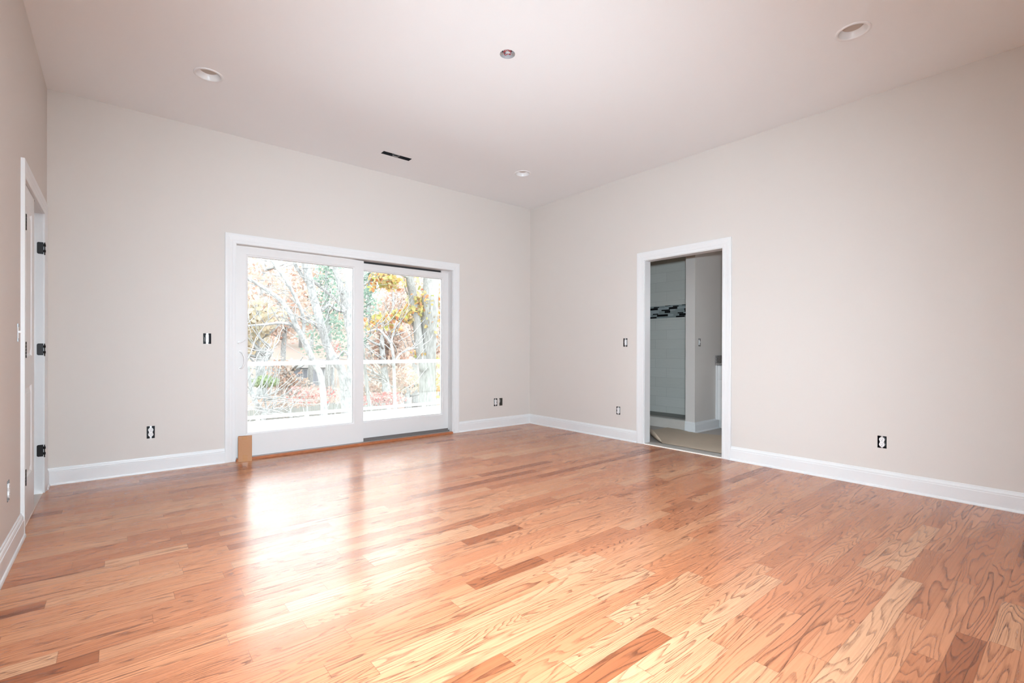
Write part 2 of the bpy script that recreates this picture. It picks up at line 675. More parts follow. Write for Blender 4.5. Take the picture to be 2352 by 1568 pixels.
# ------------------------------------------------------------------ openings
SL0, SL1, SLT = -3.713, -1.305, 2.0545        # sliding door clear opening (inside the casing)
DR0, DR1, DRT = -2.836, -1.932, 2.0645        # doorway to the bathroom (along y)
DL0, DL1, DLT = -1.209, -0.235, 2.050         # double door on the left wall
CW = 0.089

holed_wall('wall_back', 1, 0.0, 0.15, LX - 0.12, 0.105, -0.25, HC + 0.1, [(SL0, SL1, -0.3, SLT)] + [hole_of(d) for _, d in D_BACK], M['wall'])
holed_wall('wall_right', 0, 0.0, 0.105, REAR, 0.0, -0.02, HC + 0.1, [(DR0, DR1, -0.03, DRT)] + [hole_of(d) for _, d in D_RIGHT], M['wall'])
holed_wall('wall_left', 0, LX, LX - 0.12, REAR, 0.0, -0.02, HC + 0.1, [(DL0, DL1, -0.03, DLT)] + [hole_of(d) for _, d in D_LEFT], M['wall'])
struct(MB().box(LX - 0.12, 0.105, REAR - 0.12, REAR, -0.02, HC + 0.1).build('wall_rear', M['wall']))


# ------------------------------------------------------------------ floor of oak boards
def oak_boards():
    rng = random.Random(11)
    w = 0.083
    fixed = {  # row: list of (end x, tone) from left to right; the boards the photo shows most clearly
        -50: [(-4.45, 0.62), (-3.56, 0.40), (-2.988, 0.02), (-2.103, 0.70), (-1.55, 0.18), (-0.62, 0.52), (0.0, 0.45)],
        -49: [(-4.10, 0.55), (-3.40, 0.48), (-2.52, 0.80), (-1.70, 0.42), (-0.90, 0.33), (0.0, 0.5)],
        -51: [(-4.02, 0.6), (-3.22, 0.95), (-2.200, 0.92), (-1.755, 0.30), (-1.02, 0.28), (0.0, 0.4)],
        -48: [(-4.00, 0.62), (-3.067, 0.33), (-2.45, 0.88), (-1.9, 0.30), (-1.20, 0.5), (0.0, 0.35)],
        -52: [(-3.9, 0.8), (-2.891, 0.85), (-2.628, 0.52), (-1.85, 0.3), (-1.1, 0.55), (0.0, 0.4)],
        -53: [(-4.3, 0.7), (-3.3, 0.75), (-2.45, 0.45), (-1.95, 0.27), (-1.35, 0.24), (0.0, 0.5)],
        -54: [(-3.8, 0.6), (-2.885, 0.72), (-2.2, 0.28), (-1.754, 0.40), (-1.2, 0.85), (0.0, 0.6)],
        -38: [(-4.26, 0.55), (-3.4, 0.80), (-2.5, 0.35), (-1.6, 0.5), (-0.8, 0.42), (0.0, 0.6)],
    }
    vs, fs, cols, uvs = [], [], [], []
    r0 = int(math.floor(REAR / w))
    for row in range(r0, 0):
        y0, y1 = max(row * w, REAR), min((row + 1) * w, 0.0)
        if row in fixed:
            cuts = fixed[row]
        else:
            x = LX - rng.uniform(0.0, 0.9)
            cuts = []
            while x < 0:
                x += rng.choice([0.35, 0.5, 0.62, 0.75, 0.9, 1.05, 1.25]) * rng.uniform(0.85, 1.15)
                if x > LX + 0.05:
                    tone = min(1.0, max(0.0, rng.gauss(0.50, 0.27)))
                    if rng.random() < 0.07 and x - (cuts[-1][0] if cuts else LX) < 0.6:
                        tone *= 0.5
                    cuts.append((min(x, 0.0), tone))
        xs = LX
        for xe, tone in cuts:
            xe = min(xe, 0.0)
            if xe - xs < 0.02:
                continue
            o = len(vs)
            vs += [(xs, y0, 0), (xe, y0, 0), (xe, y1, 0), (xs, y1, 0)]
            fs.append((o, o + 1, o + 2, o + 3))
            wild = 1.0 if tone < 0.06 else rng.uniform(0.35, 1.0)
            cols.append((tone, rng.random(), rng.random() ** 1.5, wild))
            uvs.append((xs, xe, y0, y1))
            xs = xe
    me = bpy.data.meshes.new('floor')
    me.from_pydata(vs, [], fs)
    me.materials.append(M['oak'])
    at = me.color_attributes.new('board', 'FLOAT_COLOR', 'CORNER')
    # subdivide nothing: each board is one quad, the edge distance comes from four corner values -> use a tent through extra loops
    for p in me.polygons:
        for li in p.loop_indices:
            at.data[li].color = cols[p.index]
    o = bpy.data.objects.new('floor', me)
    COL.objects.link(o)
    return o, uvs


def oak_boards_mesh():
    """boards split in four by their diagonals' ridge so that 'distance to the edge' interpolates exactly"""
    o, rects = oak_boards()
    me0 = o.data
    cols = [tuple(me0.color_attributes['board'].data[p.loop_indices[0]].color) for p in me0.polygons]
    vs, fs, fc, fu = [], [], [], []
    for (x0, x1, y0, y1), c in zip(rects, cols):
        ym = (y0 + y1) / 2
        h = (y1 - y0) / 2
        xa, xb = (x0 + h, x1 - h) if x1 - x0 > 2 * h else ((x0 + x1) / 2,) * 2
        b = len(vs)
        vs += [(x0, y0, 0), (x1, y0, 0), (x1, y1, 0), (x0, y1, 0), (xa, ym, 0), (xb, ym, 0)]
        for q, d in (((0, 1, 5, 4), 0), ((1, 2, 5), 0), ((2, 3, 4, 5), 0), ((3, 0, 4), 0)):
            fs.append(tuple(b + i for i in q))
            fc.append(c)
            fu.append([(0.0, 1.0) if i < 4 else (h, 1.0) for i in q])
    me = bpy.data.meshes.new('floor')
    me.from_pydata(vs, [], fs)
    me.materials.append(M['oak'])
    at = me.color_attributes.new('board', 'FLOAT_COLOR', 'CORNER')
    uv = me.uv_layers.new(name='board_uv')
    for p in me.polygons:
        for k, li in enumerate(p.loop_indices):
            at.data[li].color = fc[p.index]
            uv.data[li].uv = fu[p.index][k]
    o.data = me
    bpy.data.meshes.remove(me0)
    me.name = 'floor'
    return struct(o)


oak_boards_mesh()


# ------------------------------------------------------------------ ceiling with round cut-outs and the register slot
CANS = [(-4.060, -1.020), (-1.018, -4.178), (-1.010, -1.003), (-4.060, -4.178)]
OPEN_CAN = (-2.535, -2.608)
VENT = (-2.495, -2.180, -0.572, -0.498)


def ceiling():
    bm = bmesh.new()

    def loop(pts):
        vv = [bm.verts.new((x, y, HC)) for x, y in pts]
        for i in range(len(vv)):
            bm.edges.new((vv[i], vv[(i + 1) % len(vv)]))

    loop([(LX, REAR), (0, REAR), (0, 0), (LX, 0)])
    for (x, y), r in [(c, 0.085) for c in CANS] + [(OPEN_CAN, 0.052)]:
        loop([(x + r * math.cos(2 * PI * k / 32), y + r * math.sin(2 * PI * k / 32)) for k in range(32)])
    x0, x1, y0, y1 = VENT
    loop([(x0, y0), (x1, y0), (x1, y1), (x0, y1)])
    bmesh.ops.triangle_fill(bm, edges=bm.edges[:], use_beauty=True, normal=(0, 0, -1))
    for f in list(bm.faces):
        c = f.calc_center_median()
        inside = any((c.x - x) ** 2 + (c.y - y) ** 2 < (r * 0.97) ** 2 for (x, y), r in [(q, 0.085) for q in CANS] + [(OPEN_CAN, 0.052)])
        if inside or (x0 < c.x < x1 and y0 < c.y < y1):
            bm.faces.remove(f)
    bmesh.ops.recalc_face_normals(bm, faces=bm.faces)
    me = bpy.data.meshes.new('ceiling')
    bm.to_mesh(me)
    bm.free()
    me.materials.append(M['ceiling'])
    o = bpy.data.objects.new('ceiling', me)
    COL.objects.link(o)
    struct(o)
    # closed roof above, so no sky shows through the cut-outs
    struct(MB().box(LX - 0.12, 2.4, REAR - 0.12, 0.3, HC + 0.35, HC + 0.45).build('ceiling', M['siding']))


ceiling()


# ------------------------------------------------------------------ baseboards and casings
BB_PROF = [(0.0, 0.0), (0.024, 0.0), (0.024, 0.006), (0.021, 0.015), (0.016, 0.019), (0.016, 0.098), (0.013, 0.103), (0.014, 0.110),
           (0.011, 0.119), (0.007, 0.124), (0.006, 0.131), (0.004, BB), (0.0, BB)]


def baseboard(name, p0, p1, nrm, m0=0.0, m1=0.0):
    """p0->p1 on the wall face, nrm points into the room; m: mitre (+ lengthens the front edge, - shortens)"""
    p0, p1, nrm = Vector(p0), Vector(p1), Vector(nrm)
    d = (p1 - p0).normalized()
    st = []
    for p, sgn, m in ((p0, -1, m0), (p1, 1, m1)):
        st.append([p + nrm * t + d * (sgn * m * t) + Vector((0, 0, z)) for t, z in BB_PROF])
    return struct(MB().sweep(st).build(name, M['trim']))


baseboard('baseboard_back', (LX, 0, 0), (SL0 - CW, 0, 0), (0, -1, 0), -1, 0)
baseboard('baseboard_back', (SL1 + CW, 0, 0), (0, 0, 0), (0, -1, 0), 0, -1)
baseboard('baseboard_right', (0, DR1 + CW, 0), (0, 0, 0), (-1, 0, 0), 0, -1)
baseboard('baseboard_right', (0, REAR, 0), (0, DR0 - CW, 0), (-1, 0, 0), 0, 0)
baseboard('baseboard_left', (LX, REAR, 0), (LX, DL0 - CW, 0), (1, 0, 0), 0, 0)
baseboard('baseboard_left', (LX, DL1 + CW, 0), (LX, 0, 0), (1, 0, 0), 0, -1)

# colonial casing profile: (distance outward from the inner edge, thickness)
CP = [(0.0, 0.0), (0.0, 0.0095), (0.004, 0.0108), (0.024, 0.0122), (0.028, 0.0108), (0.033, 0.0125), (0.050, 0.0140), (0.060, 0.0165),
      (0.070, 0.0180), (0.086, 0.0180), (CW, 0.0165), (CW, 0.0)]


def casing(mb, axis, fixed, sgn, a0, a1, top):
    """three mitred boards round an opening; sgn: side of the wall the casing stands out to"""
    def P(a, z, t):
        d = fixed + sgn * t
        return Vector((d, a, z)) if axis == 0 else Vector((a, d, z))
    st = [[P(a0 - o, 0.0, t) for o, t in CP], [P(a0 - o, top + o, t) for o, t in CP],
          [P(a1 + o, top + o, t) for o, t in CP], [P(a1 + o, 0.0, t) for o, t in CP]]
    mb.sweep(st)


mb = MB(); casing(mb, 1, 0.0, -1, SL0, SL1, SLT); struct(mb.build('trim_1', M['trim']))
mb = MB(); casing(mb, 0, 0.0, -1, DR0, DR1, DRT)
struct(mb.build('trim_2', M['trim']))
# jamb lining of the doorway to the bathroom, with a stop moulding
mb = MB()
mb.box(0.0, 0.105, DR0, DR0 + 0.006, 0.0, DRT)
mb.box(0.0, 0.105, DR1 - 0.006, DR1, 0.0, DRT)
mb.box(0.0, 0.105, DR0 + 0.006, DR1 - 0.006, DRT - 0.006, DRT)
struct(mb.build('trim_3', M['trim']))
mb = MB(); casing(mb, 0, LX, 1, DL0, DL1, DLT)
struct(mb.build('trim_4', M['trim']))

# door_3: jamb of the left double door, with the three hinges still waiting for the missing right leaf
jb = MB()
jb.box(LX - 0.12, LX, DL0, DL0 + 0.004, 0, DLT)
jb.box(LX - 0.12, LX, DL1 - 0.004, DL1, 0, DLT)
jb.box(LX - 0.12, LX, DL0 + 0.004, DL1 - 0.004, DLT - 0.004, DLT)
jb.box(LX - 0.10, LX - 0.045, DL1 - 0.016, DL1 - 0.004, 0, DLT - 0.004)       # stop
jamb = struct(jb.build('door_2', M['trim']))
HZ = (1.796, 1.055, 0.313)


def bare_hinge(z):
    """leaf screwed to the far jamb (faces -y), knuckles with gaps at the room edge"""
    mb = MB()
    yf = DL1 - 0.004
    x0, x1 = LX - 0.032, LX + 0.002
    c, n = 0.010, 5
    out = [(x1, z - 0.043), (x1, z + 0.043)]
    for cz, a0 in ((z + 0.043 - c, 0), (z - 0.043 + c, 1)):
        for k in range(n + 1):
            th = (PI / 2) + (PI / 2) * (k / n) if a0 == 0 else PI + (PI / 2) * (k / n)
            out.append((x0 + c + c * math.cos(th), cz + c * math.sin(th)))
    front = [(x, yf - 0.0025, zz) for x, zz in out]
    back = [(x, yf, zz) for x, zz in out]
    m = len(out)
    fs = [tuple(range(m)), tuple(range(m, 2 * m))[::-1]] + [(i, (i + 1) % m, m + (i + 1) % m, m + i) for i in range(m)]
    mb.add(front + back, fs)
    for za, zb in ((z + 0.012, z + 0.030), (z - 0.030, z - 0.012)):
        mb.tube([(LX + 0.0095, yf - 0.006, za), (LX + 0.0095, yf - 0.006, zb)], 0.0065, 12)
        mb.box(x1 - 0.002, LX + 0.009, yf - 0.006, yf - 0.002, za, zb)
    mb.tube([(LX + 0.0095, yf - 0.006, z - 0.049), (LX + 0.0095, yf - 0.006, z + 0.042)], 0.0032, 8)
    return mb


for z in HZ:
    bare_hinge(z).build('hinge', M['bronze'], jamb)
for yy in (-0.80, -0.66):
    MB().box(LX - 0.036, LX - 0.006, yy - 0.016, yy + 0.016, DLT - 0.007, DLT - 0.004).build('strike_plate', M['bronze'], jamb)

# door_1: closed left leaf of the double door, two raised panels
lf = MB()
LY0, LY1 = DL0 + 0.006, -0.722
xf_, xb_ = LX - 0.001, LX - 0.036
panels = [(0.282, 0.835), (1.016, 1.913)]
PY0, PY1 = LY0 + 0.10, LY1 - 0.098
ys = [LY0, PY0, PY1, LY1]
zs = [0.014, panels[0][0], panels[0][1], panels[1][0], panels[1][1], 2.036]
for i in range(3):
    for j in range(5):
        if i == 1 and j in (1, 3):
            continue
        lf.add([(xf_, ys[i], zs[j]), (xf_, ys[i + 1], zs[j]), (xf_, ys[i + 1], zs[j + 1]), (xf_, ys[i], zs[j + 1])], [(0, 1, 2, 3)])
for z0, z1 in panels:     # sticking bevel, recessed field, raised centre
    rings = [(0.0, 0.0), (0.010, -0.009), (0.018, -0.010), (0.045, -0.002), (0.05, -0.002)]
    st = []
    for o, d in rings:
        st.append([(xf_ + d, PY0 + o, z0 + o), (xf_ + d, PY1 - o, z0 + o), (xf_ + d, PY1 - o, z1 - o), (xf_ + d, PY0 + o, z1 - o)])
    lf.sweep(st, cap=False)
    lf.add(st[-1], [(0, 1, 2, 3)])
lf.add([(xb_, LY0, 0.014), (xb_, LY1, 0.014), (xb_, LY1, 2.036), (xb_, LY0, 2.036)], [(0, 3, 2, 1)])
for (ya, yb, za, zb) in ((LY0, LY1, 0.014, 0.014), (LY0, LY1, 2.036, 2.036), (LY0, LY0, 0.014, 2.036), (LY1, LY1, 0.014, 2.036)):
    lf.add([(xf_, ya, za), (xf_, yb, zb), (xb_, yb, zb), (xb_, ya, za)], [(0, 1, 2, 3)])
leaf = struct(lf.build('door_1', M['trim']))
for z in HZ:
    mb = MB()
    for a, b in ((-0.047, -0.029), (-0.028, -0.010), (-0.009, 0.009), (0.010, 0.028), (0.029, 0.047)):
        mb.tube([(LX + 0.0075, DL0 + 0.010, z + a), (LX + 0.0075, DL0 + 0.010, z + b)], 0.0072, 12)
    mb.box(LX - 0.001, LX + 0.0015, DL0 + 0.006, DL0 + 0.030, z - 0.045, z + 0.045)
    mb.build('hinge', M['bronze'], leaf)

# closet behind the double door
cl = MB()
cl.box(LX - 0.90, LX - 0.86, -2.0, 0.2, -0.02, 2.7)
cl.box(LX - 0.90, LX - 0.12, 0.15, 0.2, -0.02, 2.7)
cl.box(LX - 0.90, LX - 0.12, -2.0, -1.95, -0.02, 2.7)
cl.box(LX - 0.90, LX - 0.12, -2.0, 0.2, 2.65, 2.7)
cl.box(LX - 0.90, LX, -2.0, 0.2, -0.06, -0.004)
struct(cl.build('wall_closet', M['wall']))


# ------------------------------------------------------------------ sliding glass door
def panel_ring(mb, x0, x1, z0, z1, gx0, gx1, gz0, gz1, yf, yb):
    """stiles and rails round a pane, with a stepped glazing bead on the room side"""
    def ring(o, y):
        return [(gx0 - o, y, gz0 - o), (gx1 + o, y, gz0 - o), (gx1 + o, y, gz1 + o), (gx0 - o, y, gz1 + o)]
    outer_f = [(x0, yf, z0), (x1, yf, z0), (x1, yf, z1), (x0, yf, z1)]
    outer_b = [(x0, yb, z0), (x1, yb, z0), (x1, yb, z1), (x0, yb, z1)]
    st = [outer_b, outer_f, ring(0.020, yf), ring(0.019, yf + 0.004), ring(0.004, yf + 0.007), ring(0.0, yf + 0.025), ring(0.0, yb)]
    n = 4
    vs = [p for s in st for p in s]
    fs = []
    for i in range(len(st) - 1):
        for k in range(n):
            fs.append((i * n + k, i * n + (k + 1) % n, (i + 1) * n + (k + 1) % n, (i + 1) * n + k))
    for k in range(n):   # close the back
        fs.append((6 * n + k, 6 * n + (k + 1) % n, (k + 1) % n, k))
    mb.add(vs, fs)


slider = struct(empty('window_1', (-2.509, 0.075, 0.0)))
SO = Vector(slider.location)


def spart(mb, name, mat, parent=slider, label=None):
    mb.v = [tuple(Vector(p) - SO) for p in mb.v]
    o = mb.build(name, mat, parent)
    if label:
        o['label'] = label
    return o


# outer frame (jambs and head)
fr = MB()
fr.box(SL0 - 0.01, SL0 + 0.006, 0.0, 0.15, 0.0, SLT)
fr.box(SL1 - 0.008, SL1 + 0.01, 0.0, 0.15, 0.0, SLT)
fr.box(SL0 + 0.006, SL1 - 0.008, 0.0, 0.15, SLT - 0.002, SLT + 0.012)
spart(fr, 'frame', M['door_white'])
# sliding panel (left, inner track)
p1 = MB()
panel_ring(p1, -3.701, -2.447, 0.024, 2.044, -3.597, -2.569, 0.252, 1.950, 0.050, 0.090)
lp = spart(p1, 'sliding_panel', M['door_white'])
g = MB(); g.box(-3.600, -2.566, 0.0745, 0.0755, 0.249, 1.953)
spart(g, 'glass_pane', M['glass'], lp)
# D-shaped pull handle
h = MB()
HX = -3.668
pts = []
for k in range(7):
    th = PI / 2 * k / 6
    pts.append((HX + 0.022 * math.sin(th), 0.050 - 0.034 * math.sin(th), 1.030 - 0.030 * (1 - math.cos(th)) + 0.0))
pts += [(HX + 0.030, 0.012, 0.985), (HX + 0.033, 0.010, 0.950), (HX + 0.030, 0.012, 0.915)]
for k in range(7):
    th = PI / 2 * (1 - k / 6)
    pts.append((HX + 0.022 * math.sin(th), 0.050 - 0.034 * math.sin(th), 0.872 + 0.030 * (1 - math.cos(th))))
h.tube(pts, 0.0072, 10)
for z in (1.030, 0.872):
    h.tube([(HX, 0.050, z), (HX, 0.043, z)], 0.014, 16)
hd = spart(h, 'pull_handle', M['white_plastic'], lp)
for z in (1.030, 0.872):
    s = MB(); s.tube([(HX - 0.002, 0.0432, z), (HX - 0.002, 0.0415, z)], 0.0035, 10)
    spart(s, 'screw', M['slot'], lp)
lt = MB()
lt.tube([(-3.676, 0.050, 1.122), (-3.676, 0.041, 1.122)], 0.012, 16)
lt.tube([(-3.690, 0.042, 1.112), (-3.676, 0.038, 1.118), (-3.650, 0.033, 1.130), (-3.628, 0.032, 1.146)], [0.005, 0.006, 0.0055, 0.004], 10)
spart(lt, 'latch_lever', M['white_plastic'], lp)
# fixed panel (right, outer track)
p2 = MB()
panel_ring(p2, -2.530, -1.300, 0.052, 2.028, -2.428, -1.402, 0.246, 1.944, 0.100, 0.140)
rp = spart(p2, 'fixed_panel', M['door_white'])
g = MB(); g.box(-2.431, -1.399, 0.1245, 0.1255, 0.243, 1.947)
spart(g, 'glass_pane', M['glass'], rp)
st_ = MB(); st_.box(-2.520, -1.312, 0.115, 0.13, 2.0285, 2.052)
spart(st_, 'weather_strip', M['slot'], slider, 'dark gap under the head of the door')
# sill and tracks
tk = MB()
tk.box(SL0, SL1, 0.0, 0.15, -0.02, 0.012)
tk.box(SL0, SL1, 0.030, 0.042, 0.012, 0.021)
spart(tk, 'sill', M['track_light'])
tk = MB()
tk.box(-1.415, -1.313, 0.099, 0.114, 2.0285, 2.052)
spart(tk, 'head_filler', M['door_white'])
tk = MB()
tk.box(-2.447, SL1 - 0.008, 0.060, 0.066, 0.012, 0.036)
tk.box(-2.447, SL1 - 0.008, 0.096, 0.1, 0.012, 0.052)
tk.box(-3.70, -2.447, 0.046, 0.0495, 0.012, 0.0235)
spart(tk, 'track', M['track'])
# oak nosing strip along the sill
ns = MB()
nx0, nx1 = SL0 + 0.004, SL1 - 0.006
prof = [(0.0, 0.0), (-0.024, 0.0), (-0.024, 0.008), (-0.020, 0.016), (-0.012, 0.021), (0.020, 0.021), (0.020, 0.012), (0.0, 0.012)]
ns.sweep([[(nx0, y, z) for y, z in prof], [(nx1, y, z) for y, z in prof]])
struct(ns.build('trim_5', M['oak_strip']))


# ------------------------------------------------------------------ outlets, switches, empty box
def device(kind, d, name, label, cat, face, group=None):
    """face: +1/-1, the direction from the wall plane into the room along the wall's axis"""
    axis, fixed, ac, zc, hw, hh = d
    root = empty(name, (fixed, ac, zc) if axis == 0 else (ac, fixed, zc))
    tag(root, label, cat, group)

    def xf(p):          # local: x along the wall, y out of the wall into the room, z up
        return Vector((face * p.y, p.x, p.z)) if axis == 0 else Vector((p.x, face * p.y, p.z))

    def pb(mb, nm, mat):
        mb.v = [tuple(xf(Vector(p))) for p in mb.v]
        o = mb.build(nm, mat, root)
        return o

    b = MB()            # open-fronted box
    e = 0.0018
    b.box(-hw + 0.0002, -hw + e, -0.06, 0.0006, -hh + 0.0002, hh - 0.0002)
    b.box(hw - e, hw - 0.0002, -0.06, 0.0006, -hh + 0.0002, hh - 0.0002)
    b.box(-hw + e, hw - e, -0.06, 0.0006, -hh + 0.0002, -hh + e)
    b.box(-hw + e, hw - e, -0.06, 0.0006, hh - e, hh - 0.0002)
    b.box(-hw + 0.0002, hw - 0.0002, -0.062, -0.059, -hh + 0.0002, hh - 0.0002)
    pb(b, 'box', M['grey_box'] if kind == 'empty' else M['black_plastic'])
    if kind == 'empty':
        for s in (-1, 1):
            t = MB(); t.tube([(0, -0.02, s * (hh - 0.006)), (0, 0.0008, s * (hh - 0.006))], 0.0062, 12)
            pb(t, 'screw_boss', M['grey_box'])
        w = MB()
        w.tube([(-0.01, -0.058, -0.03), (0.004, -0.03, -0.01), (-0.002, -0.018, 0.012), (0.008, -0.03, 0.03)], 0.0035, 8)
        pb(w, 'cable', M['wire_white'])
        return root
    if kind == 'duplex':
        st = MB()
        st.box(-0.0065, 0.0065, -0.002, 0.0015, -hh - 0.001, hh + 0.001)
        pb(st, 'mounting_strap', M['steel'])
        r = MB()
        rad = 0.0182
        out = []
        for cz, sg in ((0.0185, 1), (-0.0185, -1)):
            for k in range(13):
                th = PI * k / 12
                a = th - 0.0
                out.append((rad * math.cos(a) * sg, cz + rad * math.sin(a) * sg * 1.05))
            out.append((-0.0115 * sg, 0.0))
        n = len(out)
        fr_ = [(x, 0.0055, z) for x, z in out]
        bk = [(x, -0.022, z) for x, z in out]
        r.add(fr_ + bk, [tuple(range(n)), tuple(range(n, 2 * n))[::-1]] + [(i, (i + 1) % n, n + (i + 1) % n, n + i) for i in range(n)])
        rc = pb(r, 'receptacle', M['white_plastic'])
        for cz in (0.0185, -0.0185):
            s = MB()
            s.box(-0.0068, -0.0050, 0.0050, 0.0058, cz + 0.001, cz + 0.0085)
            s.box(0.0050, 0.0066, 0.0050, 0.0058, cz + 0.0015, cz + 0.0080)
            s.tube([(0, 0.0050, cz - 0.0075), (0, 0.0058, cz - 0.0075)], 0.0024, 10)
            pb(s, 'slots', M['slot']).parent = rc
        for o in rc.children:
            o.matrix_parent_inverse = Matrix.Identity(4)
    else:
        st = MB()
        st.box(-0.0085, 0.0085, -0.006, 0.0016, -hh - 0.001, hh + 0.001)
        pb(st, 'mounting_strap', M['steel'])
        n = 1
        r = MB()
        r.box(-0.0115, 0.0115, -0.02, 0.0022, -0.033, 0.033, bev=0.002)
        rc = pb(r, 'switch_body', M['white_plastic'])
        t = MB()
        t.box(-0.0045, 0.0045, 0.002, 0.014, -0.002, 0.010, bev=0.001)
        tt = pb(t, 'toggle', M['white_plastic'])
        if kind == 'switch2':
            w = MB()
            w.tube([(-0.022, -0.05, 0.02), (-0.019, -0.012, 0.006), (-0.021, -0.008, -0.01), (-0.018, -0.02, -0.03)], 0.0022, 8)
            pb(w, 'wire', M['wire_white'])
    return root


lab = 'uncovered white duplex outlet '
sw = 'uncovered white light switch '
device('duplex', D_BACK[0][1], 'outlet', lab + 'low on the back wall left of the glass door', 'outlet', -1, 'outlets without cover plates')
device('switch2', D_BACK[1][1], 'light_switch', sw + 'beside the left casing of the glass door', 'light switch', -1, 'light switches without cover plates')
device('duplex', D_BACK[2][1], 'outlet', lab + 'between the glass door and the far corner', 'outlet', -1, 'outlets without cover plates')
device('empty', D_BACK[3][1], 'outlet_box', 'empty grey brown wall box beside the outlet near the far corner', 'outlet box', -1)
device('switch', D_RIGHT[0][1], 'light_switch', sw + 'on the right wall just left of the bathroom doorway', 'light switch', -1, 'light switches without cover plates')
device('duplex', D_RIGHT[1][1], 'outlet', lab + 'below the switch left of the bathroom doorway', 'outlet', -1, 'outlets without cover plates')
device('duplex', D_RIGHT[2][1], 'outlet', lab + 'on the long right wall, right of the bathroom doorway', 'outlet', -1, 'outlets without cover plates')
device('duplex', D_LEFT[0][1], 'outlet', lab + 'low on the left wall at the edge of the photo', 'outlet', 1, 'outlets without cover plates')
device('switch', D_LEFT[1][1], 'light_switch', sw + 'on the left wall beside the closet door casing', 'light switch', 1, 'light switches without cover plates')


# ------------------------------------------------------------------ recessed lights
def downlight(x, y, label):
    root = empty('recessed_light', (x, y, HC))
    tag(root, label, 'recessed light', 'white recessed ceiling lights')
    t = MB()
    t.lathe([(0.095, 0.0), (0.0945, -0.003), (0.090, -0.0055), (0.080, -0.006), (0.0765, -0.003), (0.0755, 0.0)])
    part(t, 'trim_ring', M['can_white'], root)
    t = MB()
    t.lathe([(0.0755, 0.0), (0.0735, 0.008), (0.068, 0.020), (0.061, 0.031), (0.0575, 0.036)])
    part(t, 'reflector', M['can_white'], root)
    t = MB()
    t.lathe([(0.0575, 0.0365), (0.0560, 0.0325), (0.050, 0.029), (0.035, 0.026), (0.015, 0.0248), (0.0005, 0.0245)])
    part(t, 'bulb', M['bulb'], root, 'tan frosted lamp face, off')
    t = MB()
    t.lathe([(0.0845, 0.0), (0.0845, 0.16), (0.0005, 0.16)])
    part(t, 'housing', M['steel'], root)
    return root


downlight(*CANS[0], 'white recessed ceiling light above the left end of the glass door')
downlight(*CANS[1], 'white recessed ceiling light above the long right wall, nearest the camera')
downlight(*CANS[2], 'white recessed ceiling light close to the far corner, the smallest in view')
downlight(*CANS[3], 'white recessed ceiling light overhead, out of the picture at the near left')

root = tag(empty('ceiling_box', (*OPEN_CAN, HC)), 'open round ceiling box with coiled red, black and white wires, no fixture', 'ceiling box')
t = MB()
t.lathe([(0.0515, 0.0), (0.0515, 0.042), (0.0505, 0.045), (0.0005, 0.045)])
part(t, 'box', M['box_white'], root)
for s in (-1, 1):
    t = MB()
    ang = math.radians(-35)
    def rot(p):
        return Vector((p.x * math.cos(ang) - p.y * math.sin(ang), p.x * math.sin(ang) + p.y * math.cos(ang), p.z))
    t.box(s * 0.030, s * 0.0512, -0.012, 0.012, 0.001, 0.004, xf=rot)
    part(t, 'mounting_ear', M['steel'], root)
def coil(r, z, ph, turns, dr):
    return [((r + dr * k / 24) * math.cos(ph + turns * 2 * PI * k / 24), (r + dr * k / 24) * math.sin(ph + turns * 2 * PI * k / 24), z + 0.006 * math.sin(k * 0.9)) for k in range(25)]
t = MB(); t.tube(coil(0.030, 0.016, 0.3, 0.85, -0.006), 0.0022, 8); part(t, 'wire', M['wire_red'], root, 'red wire')
t = MB(); t.tube(coil(0.018, 0.014, 2.3, 0.8, 0.010), 0.0018, 8); part(t, 'wire', M['wire_red'], root, 'red wire')
t = MB(); t.tube(coil(0.034, 0.024, 1.3, 0.8, -0.004), 0.0028, 8); part(t, 'wire', M['wire_black'], root, 'black wire')
t = MB(); t.tube(coil(0.022, 0.026, 4.0, 0.9, 0.004), 0.0028, 8); part(t, 'wire', M['wire_white'], root, 'white wire')

# register boot without its grille
root = tag(empty('ceiling_vent', ((VENT[0] + VENT[1]) / 2, (VENT[2] + VENT[3]) / 2, HC)), 'dark slot-shaped ceiling air vent without a grille', 'ceiling vent')
hx, hy = (VENT[1] - VENT[0]) / 2, (VENT[3] - VENT[2]) / 2
t = MB()
e = 0.001
t.box(-hx, -hx + e, -hy, hy, 0.0, 0.18)
t.box(hx - e, hx, -hy, hy, 0.0, 0.18)
t.box(-hx + e, hx - e, -hy, -hy + e, 0.0, 0.18)
t.box(-hx + e, hx - e, hy - e, hy, 0.0, 0.18)
t.box(-hx, hx, -hy, hy, 0.18, 0.182)
part(t, 'duct_boot', M['duct'], root)
t = MB()
t.box(-0.035, 0.028, hy - 0.022, hy - 0.004, 0.002, 0.004)
t.box(-0.035, -0.033, -hy + 0.02, hy - 0.004, 0.002, 0.05)
t.box(0.026, 0.028, -hy + 0.02, hy - 0.004, 0.002, 0.05)
t.box(-0.035, 0.028, -hy + 0.016, -hy + 0.020, 0.002, 0.05)
part(t, 'damper_bracket', M['steel'], root, 'pale metal bracket in the middle of the slot')

